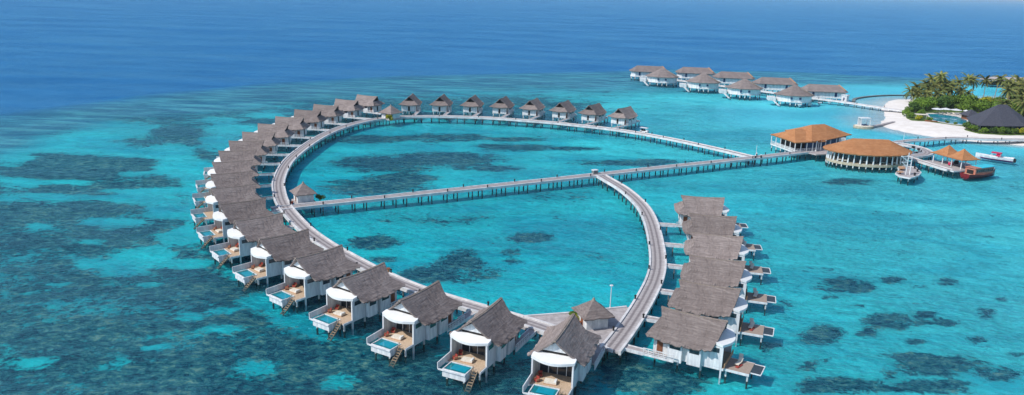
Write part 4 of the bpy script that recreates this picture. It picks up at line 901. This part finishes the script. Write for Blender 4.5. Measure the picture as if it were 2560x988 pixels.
# ------------------------------------------------------------------ distant pavilions
def far_villa(x, y, kind, rot, label, seed):
    r_ = empty('water_bungalow', (x, y, 0), rot, label, 'bungalow', 'distant water bungalows'); r_.scale = (1.22, 1.22, 1.12) if kind == 'front' else (1.12, 1.1, 1.06)
    if kind == 'front':
        E_ = ell(0, 0, 9.0, 7.2, 0, 10); W_ = ell(0, 0, 7.8, 6.0, 0, 10); rg_ = [(-.8, 0), (.8, 0)]; zr = 9.4; ze = 4.9
    else:
        E_ = [(-12,-3.5),(-9.5,-6),(10,-6),(12,-3),(12,3),(10,6),(-9.5,6),(-12,3.5)]; W_ = [(-10.8,-3),(-8.7,-4.8),(9.2,-4.8),(10.8,-2.4),(10.8,2.4),(9.2,4.8),(-8.7,4.8),(-10.8,3)]; rg_ = [(-7.5, 0), (8, 0)]; zr = 8.4; ze = 5.1
    ro = hip_roof(E_, ze, rg_, zr, 1.3, 5, 1.1, .1, seed).build('roof', 'thatch_far', r_); solid(ro, .3)
    if kind == 'back': MB().bar((7.6, 0, 8.5), (10.2, -4.2, 6.0), .7, .25).bar((7.6, 0, 8.5), (10.2, 4.2, 6.0), .7, .25).build('ridge_cap', 'tan', ro)
    else: MB().bar((.8, 0, 9.0), (7.4, -3.9, 5.5), .6, .25).bar((-.8, 0, 9.0), (.8, 0, 9.0), .6, .25).build('ridge_cap', 'ridge', ro)
    MB().prism(W_, 1.9, 5.2).build('wall', 'white', r_)
    D_ = dens(W_, 3.2)
    for x_, y_ in D_: MB().tube((x_*.98, y_*.98, -2.4), (x_*.98, y_*.98, 1.6), .24, .24, 6).build('post', 'post', r_)
    MB().prism([(a*1.04, b*1.04) for a, b in W_], 1.6, 1.899).build('floor', 'white2', r_)
    if kind == 'back':
        for x_ in (-6.5, 4.8): MB().box(x_, x_+1.1, -4.9, -4.802, 2.5, 4.7).build('window', 'bluewall', r_)
    else:
        for x_ in (1.2, -2.6): MB().box(x_, x_+.9, -6.2, -5.72, 3.1, 4.1).build('window', 'bluewall', r_)
        MB().box(-11.5, -8.2, -2.6, 2.6, 1.6, 3.3).build('terrace', 'white2', r_)
        MB().bar((-9.5, -3.6, 1.9), (-7.0, -6.4, -.4), 1.0, .2).build('stairs', 'white2', r_)
    return r_
FF = [(94.5,507),(115.5,483),(134,459),(155,434.5)]; FB = [(91,537),(122.5,537),(142.5,514),(161,487),(179.5,457)]
fo = ['leftmost', 'second from left', 'third from left', 'rightmost']
for i, (x, y) in enumerate(FF): far_villa(x, y, 'front', R(-8), 'distant bungalow with peaked thatch roof, %s in the front row of four' % fo[i], 50+i)
for i, (x, y) in enumerate(FB): far_villa(x, y, 'back', R(-6), 'long distant bungalow with ridged roof, %s in the back row of five' % ['leftmost', 'second from left', 'middle one', 'second from right', 'rightmost'][i], 60+i)
for i, (x, y) in enumerate([(155.8,426.5),(163.0,431.0),(170.3,436.0),(177.9,441.0)]):
    r_ = empty('float_dish', (x, y, -.1), 0, 'white bowl shaped float, %s of four near the rightmost front bungalow' % ['leftmost', 'second from left', 'third from left', 'rightmost'][i], 'float', 'white floats')
    MB().tube((0,0,0), (0,0,1.3), .5, 1.35, 12).build('bowl', 'white', r_); MB().tube((0,0,-1.5), (0,0,0), .15, .15, 6).build('stem', 'post', r_)
r_ = empty('kiosk', (186.0, 440.5, 0), R(-45), 'small white kiosk standing on the far narrow boardwalk', 'kiosk')
MB().box(-1.5, 1.5, -1.5, 1.5, 1.95, 5.0).build('cabin', 'white', r_); MB().box(-.4, .4, -1.54, -1.502, 2.4, 3.9).build('window', 'bluewall', r_); MB().box(-1.8, 1.8, -1.8, 1.8, 5.002, 5.3).build('roof', 'white', r_); MB().tube((0,0,-2.4), (0,0,1.94), .3).build('post', 'post', r_)
# breakwater line beyond
m_ = strip(smooth_line([(196,452),(203,466),(216,478),(232,487),(252,492)], 2), .9, -.9, -.5, .35); o = m_.build('breakwater', 'pile'); tag(o, 'low dark breakwater line in the shallows left of the palms', 'breakwater')
# islet with cabana
io = empty('islet_cabana', (163.5, 362.5, 0), R(5), 'white framed cabana on a round sandbag islet off the beach', 'cabana')
MB().prism(ell(0, 0, 4.6, 3.6, 0, 16), -1.5, .9).build('base', 'stone', io)
MB().prism(ell(0, 0, 4.2, 3.2, 0, 16), .901, 1.0).build('floor', 'cream', io)
MB().box(-2.4, 2.4, -1.7, 1.7, 4.4, 4.7).build('roof', 'white', io)
for x in (-2.2, 2.2):
    for y in (-1.5, 1.5): MB().box(x-.12, x+.12, y-.12, y+.12, 1.0, 4.4).build('post', 'white', io)
MB().box(-2.1, -.2, 1.4, 1.5, 1.0, 4.3).build('curtain', 'white', io)
for x in (-.2, 1.1): MB().box(x-.35, x+.35, -.9, .9, 1.0, 1.6).build('seat', 'bluewall', io)
o = strip(smooth_line([(167.5,362.5),(173,367),(179,372.5),(185,378)], 2), .7, -.7, .2, .95).build('jetty_path', 'plank'); tag(o, 'narrow timber path from the beach to the white cabana islet', 'path')

# ------------------------------------------------------------------ the palm island
GZ = 1.25
po = [(206,382.5),(209.5,373.5),(216,370.3),(224.5,385.5),(225.6,397),(221,404),(214,403)]
so_ = empty('swimming_pool', (216, 388, 0), 0, 'curved dark turquoise swimming pool behind the beach', 'pool')
cc = (216, 388)
po2 = shrink(po, 1.12)
at0(MB().prism(po2, .6, 1.45).build('paving', 'pave', so_), cc); at0(MB().prism(dens(po, 2), 1.3, 1.47).build('pool_water', 'poolwater2', so_), cc)
terr = [(204,395),(214,406),(224,409),(238,412),(246,404),(240,392),(228,378),(224,384),(226,398),(221,404.5),(213,403.5)]
o = MB().prism(terr, .5, 1.42).build('pool_terrace', 'pave'); tag(o, kind='structure')
garden = [(197.5,392),(195.5,381.5),(201,379.5),(207,372),(213,366),(207.5,356.5),(209.5,348.5),(219,346.5),(232,347),(300,345),(420,360),(420,470),(320,470),(270,462),(236,443),(222,431)]
gx = dens(garden, 3)
go = MB().prism([(x+random.uniform(-.5, .5), y+random.uniform(-.5, .5)) for x, y in gx], .4, 1.4)
M['grass'] = rough_mat('island_grass', (.035, .075, .012), (.11, .16, .03), .6, rough=.9)
tag(go.build('garden_ground', 'grass'), 'green planted ground of the palm island', 'ground', kind='structure')
# lawn and hedge around pool as shrubs
def many_bushes():
    L_ = [(204,403.5,3.0,'leaf'),(199.5,396,2.2,'leaf'),(198,388,1.9,'leaf'),(199,382.5,2.0,'leaf_y'),(203,380.3,1.6,'leaf'),(207,396,2.4,'leaf'),(210.5,409,4.2,'leaf_d'),(216,414,4.6,'leaf'),(222,420,5.0,'leaf'),(226,428.6,4.6,'leaf'),(221,430,3.4,'leaf'),(232,424,5.2,'leaf_d'),(238,430,5.0,'leaf'),(244,436,5.2,'leaf'),(250,433,5.4,'leaf'),(243,421,5.0,'leaf'),(256,437,5.0,'leaf'),(262,434,4.8,'leaf_y'),(268,432,5.2,'leaf'),(254,424,4.8,'leaf'),(262,420,5,'leaf'),(272,422,5.2,'leaf_d'),(240,414.5,3.6,'leaf'),(248,416,4,'leaf'),(256,411,4,'leaf'),(266,408,4.6,'leaf_d'),(276,412,5,'leaf'),(286,424,5.2,'leaf_d'),(282,434,5,'leaf'),(292,440,5,'leaf'),(276,444,4.2,'leaf_d'),(300,430,6,'leaf_d'),
     (209,375.0,1.0,'leaf'),(211.5,372,1.0,'leaf'),(214.4,369.5,1.0,'leaf'),(217.0,368.2,1.0,'leaf'),(213.5,365,2.3,'leaf_d'),(210.0,359,2.4,'leaf_d'),(209.6,353.5,2.2,'leaf'),(212.5,350.3,2.0,'leaf'),(216,349.3,2.2,'leaf_d'),(219.8,350,2.2,'leaf'),(223,349.4,2.2,'leaf_d'),(226.3,350,2.0,'leaf'),(229.5,350.5,2.0,'leaf_y'),(215,354,2.6,'leaf_d'),(220,354.6,2.6,'leaf_d'),(225,355.2,2.4,'leaf_d'),(233,349,2.0,'leaf'),(236,354,2.6,'leaf_d'),(240,350,2.2,'leaf'),(219,366,2.2,'leaf_d')]
    where = ['near the beach side of the pool', 'behind the pool parasols', 'in front of the slate roofed building']
    for i, (x, y, s, m__) in enumerate(L_):
        reg = 2 if y < 368 else 0 if y < 404 else 1
        col = {'leaf': 'mid green', 'leaf_d': 'dark green', 'leaf_y': 'yellow green'}[m__]
        bush(x, y, 1.35, s, m__, 'leafy %s shrub %s on the palm island' % (col, where[reg]), 'island %s shrubs %s' % (col, where[reg]), i)
many_bushes()
# palms
def palm_crown(seed, nf=19, L_=5.2):
    r = random.Random(seed); mb = MB()
    for k in range(nf):
        az = k*2.399+r.uniform(-.25, .25); el = R(r.uniform(58, 75)-k*5.6); Lf = L_*r.uniform(.8, 1.05); p = Vector((0, 0, 0)); d = Vector((math.cos(az)*math.cos(el), math.sin(az)*math.cos(el), math.sin(el)))
        side = Vector((-math.sin(az), math.cos(az), 0)); ns = 11; droop = r.uniform(.12, .19)
        for i in range(ns):
            q_ = p+d*(Lf/ns); t = i/ns
            mb.bar(p, q_, .07, .05) if i < ns-2 else None
            ll = 1.15*math.sin(math.pi*min(1, t*.85+.16))+.12
            for s in (-1, 1):
                for h in (0, .5):
                    b0_ = p.lerp(q_, h); tip = b0_+(side*s*.95+d*.55+Vector((0, 0, -.55-.3*t))).normalized()*ll*r.uniform(.8, 1.1)
                    mb.add([b0_, b0_+d*.3, tip], [(0, 1, 2)])
            d = (d+Vector((0, 0, -droop))).normalized(); p = q_
    return mb
CR = []
for i in range(3):
    o = palm_crown(70+i).build('crown', 'frond'); CR.append(o.data); bpy.data.objects.remove(o)
def palm(x, y, h, i, label, grp, s=1.0):
    r = random.Random(i*13+5); lx, ly = r.uniform(-1.6, 1.6), r.uniform(-1.2, 1.2)
    t_ = empty('palm_tree', (x, y, GZ), 0, label, 'palm tree', grp); mb = MB(); n = 7; prev = Vector((0, 0, -.2))
    for k in range(1, n+1):
        t = k/n; p = Vector((lx*t*t, ly*t*t, h*t)); mb.tube(prev, p, .26-.13*(t-1/n), .26-.13*t, 6, False); prev = p
    mb.build('trunk', 'trunk', t_)
    c_ = bpy.data.objects.new('crown', CR[i % 3]); COL.objects.link(c_); c_.parent = t_; c_.location = prev; c_.rotation_euler = (0, 0, r.uniform(0, 6)); c_.scale = (s, s, s)
PL = [(231.0,448,6.5,1),(232.5,452.5,8.5,1),(228.5,451,6,1),(229.5,446,5,1),(234,443,5.5,1),(241,447,7.5,1),(245,456,10.5,1),(250,450,10,1),(253,458,10.5,1),(235.5,447,7,1),(236.5,453,10,1),(240,451,9,1),(241.5,457,12.5,1),(243.5,453,15,1),(246,449,9.5,1),(247.5,458,12.5,1),(251,455,9.5,1),(238,441,6,1),(249,446,8,1),(254,450,7.5,1),
 (259,462,10.5,0),(266.5,466,12.5,0),(263,456,5,0),(275.5,472,11.2,0),(282,471.5,11.5,0),(286.5,468,13,0),(291,463,12,0),(297,466,12.5,0),
 (288,452,10,2),(294,455,11,2),(300,458,12,2),(284,441,9,2),(291,444,11,2),(298,447,12,2),(276,427,9,2),(283,430,10.5,2),(290,433,11.5,2),(272,412,8.5,2),(279,416,10,2),(286,420,11,2),(263,398,7,2),(270,400,9,2),(276,404,10,2),(262,386,8,2),(268,390,9.5,2),(303,452,13,2),(306,463,13,2),(311,460,12,2),(308,446,11,2),(302,437,11,2),(295,424,11,2),(288,409,10,2),(281,400,10,2),(274,393,9,2),(268,380,8,2),(262,376,8,2),(258,384,8,2),(255,392,8.5,2),(262,403,9.5,2),(268,424,11,2),(274,434,11,2),(281,444,12,2),(287,439,12,2),(294,434,12,2),(251,401,7,2)]
gl_ = {1: ('coconut palm in the dense clump at the island\'s sandy tip', 'palms clumped at the sandy tip'), 0: ('coconut palm standing apart in the row against the water', 'palms in the open row'), 2: ('coconut palm in the thicket behind the slate roofed building', 'palms in the right thicket')}
big = max(range(20), key=lambda k: PL[k][2])
cnt0 = 0
for i, (x, y, h, g) in enumerate(PL):
    lab = gl_[g][0]; 
    if i == big: lab = 'tallest coconut palm of the clump at the island\'s sandy tip'
    if g == 0: cnt0 += 1; lab = '%s coconut palm from the left in the open row against the water' % ordw(cnt0-1)
    palm(x, y, h, i, lab, gl_[g][1], 1.2)
# broad trees at the right
def tree(x, y, h, r__, mat, label, grp, seed):
    t_ = empty('broadleaf_tree', (x, y, GZ), 0, label, 'tree', grp); mb = MB(); mb.tube((0,0,-.2), (0,0,h*.55), .35, .22, 7)
    for k in range(5): a = k*1.256; mb.tube((0,0,h*.45), (r__*.5*math.cos(a), r__*.5*math.sin(a), h*.75), .14, .06, 5)
    mb.build('trunk', 'trunk', t_); leaf_cloud(2200, r__, r__, h*.42, .34, seed, 11, h*.62).build('crown', mat, t_)
for i, (x, y, h, r__) in enumerate([(262,408,7,5),(284,428,9,6.5),(297,438,10,7),(273,396,8,6),(306,452,10,7),(281,406,9,6.5),(256,399,6,4.5),(292,415,10,7),(300,446,12,7),(290,446,11,6.5),(278,438,9,6),(310,470,12,8),(303,425,11,7),(272,420,8,5.5)]):
    tree(x, y, h, r__, 'leaf_d' if i % 2 else 'leaf', 'dense broadleaf tree among the palms behind the slate roofed building', 'broadleaf trees behind the slate roof', 90+i)
# buildings
dr_ = empty('slate_roof_building', (228, 366.5, 0), 0, 'large building with dark slate hipped roof among the island trees', 'building')
bpoly = [(211,352.5),(222,352.5),(234,354.5),(244,364),(240,378),(230,383),(219,377),(212.5,362)]
solid(hip_roof(off(bpoly, (228, 366.5)), 4.2, [(-2.2, -1.5), (2.5, -.5)], 12.4, 1.5, 6, 1.12, .03, 41).build('roof', 'darkroof', dr_), .4)
MB().prism(off(shrink(bpoly, .84), (228, 366.5)), 1.2, 4.5).build('wall', 'bluewall', dr_)
for x, y in dens(off(shrink(bpoly, .9), (228, 366.5)), 6): MB().box(x-.25, x+.25, y-.25, y+.25, 1.2, 4.4).build('column', 'white', dr_)
ds = empty('slate_roof_hut', (228.2, 389.5, 0), R(10), 'small hut with dark slate roof left of the large slate roofed building', 'hut')
solid(hip_roof(rot_rect(0, 0, 4.2, 3.6, 0), 3.6, [(0, 0)], 6.4, 1, 4, 1.1, .03, 42).build('roof', 'darkroof', ds), .2)
MB().box(-3, 3, -2.4, 2.4, 1.2, 3.8).build('wall', 'door', ds)
def parasol(x, y, s, label, grp):
    r_ = empty('parasol', (x, y, 1.42), 0, label, 'parasol', grp)
    solid(hip_roof(ell(0, 0, 1.9*s, 1.9*s, 0, 8), 2.3, [(0, 0)], 3.0, .8, 3, 1, .0, 1).build('canopy', 'white', r_), .04)
    MB().tube((0,0,0), (0,0,3.0), .05).build('pole', 'white', r_); MB().tube((0,0,0), (0,0,.12), .4, .4, 8).build('base', 'pave', r_)
for i, (x, y) in enumerate([(220.0,405.8),(224.9,406.6),(229.2,404.6)]): parasol(x, y, 1.5, 'large white parasol, %s of three in a row behind the pool' % ['left', 'middle', 'right'][i], 'white parasols behind the pool')
for i, (x, y) in enumerate([(232.8,401.8),(235.3,400.3),(240.5,393.5)]): parasol(x, y, .8, 'small white parasol, %s of three between the pool and the slate roofs' % ['left', 'middle', 'right'][i], 'small parasols right of the pool')
protoL2 = lounger(); protoL2.scale = (1.2, 1.2, 1.2); index_kids()
for i, (x, y) in enumerate([(221.0,403.9),(223.0,404.6),(225.4,404.2),(227.6,402.9),(230,401.5)]):
    o = protoL2 if i == 0 else copy_tree(protoL2); o.location = (x, y, 1.44); o.rotation_euler = (0, 0, R(100)); tag(o, 'sun lounger under the white parasols along the far edge of the pool', 'sun lounger', 'loungers by the big pool')
r_ = empty('beach_boat', (203.2, 378.4, 1.0), R(-35), 'dark brown upturned boat lying on the beach before the pool', 'boat')
h_, _ = hull(5.5, 1.8, .7, 10, .3, draft=.1); h_.build('hull', 'door', r_); MB().box(-1.2, -.9, -.7, .7, .6, .7).build('thwart', 'tan', r_)
r_ = empty('beach_tent', (202.5, 388.0, 1.3), R(-10), 'white flat topped beach shelter between green shrubs at the sand tip', 'shelter')
MB().box(-2.6, 2.6, -1.6, 1.6, 1.9, 2.1).build('roof', 'cream', r_)
for x in (-2.4, 2.4):
    for y in (-1.4, 1.4): MB().tube((x, y, -.1), (x, y, 1.9), .08).build('post', 'white', r_)
for x, y in [(243,345.5),(245,349),(241,371)]:
    r_ = empty('garden_stool', (x, y, 1.4), 0, 'white rounded garden seat by the right end of the slate roofed building', 'seat', 'white garden seats'); MB().tube((0,0,0), (0,0,.5), .5, .8, 10).build('base', 'white', r_); MB().tube((0,0,.502), (0,0,.7), .8, .6, 10).build('cushion', 'cream', r_)
r_ = empty('far_pavilion', (356, 566, 0), 0, 'pale low roofed building on the far shore behind the palms', 'building')
solid(hip_roof(rot_rect(0, 0, 20, 6, 0), 3.8, [(-12, 0), (12, 0)], 6.2, 3, 4, 1, .05, 44).build('roof', 'plank', r_), .3); MB().box(-17, 17, -4.6, 4.6, .5, 4).build('wall', 'dark', r_)
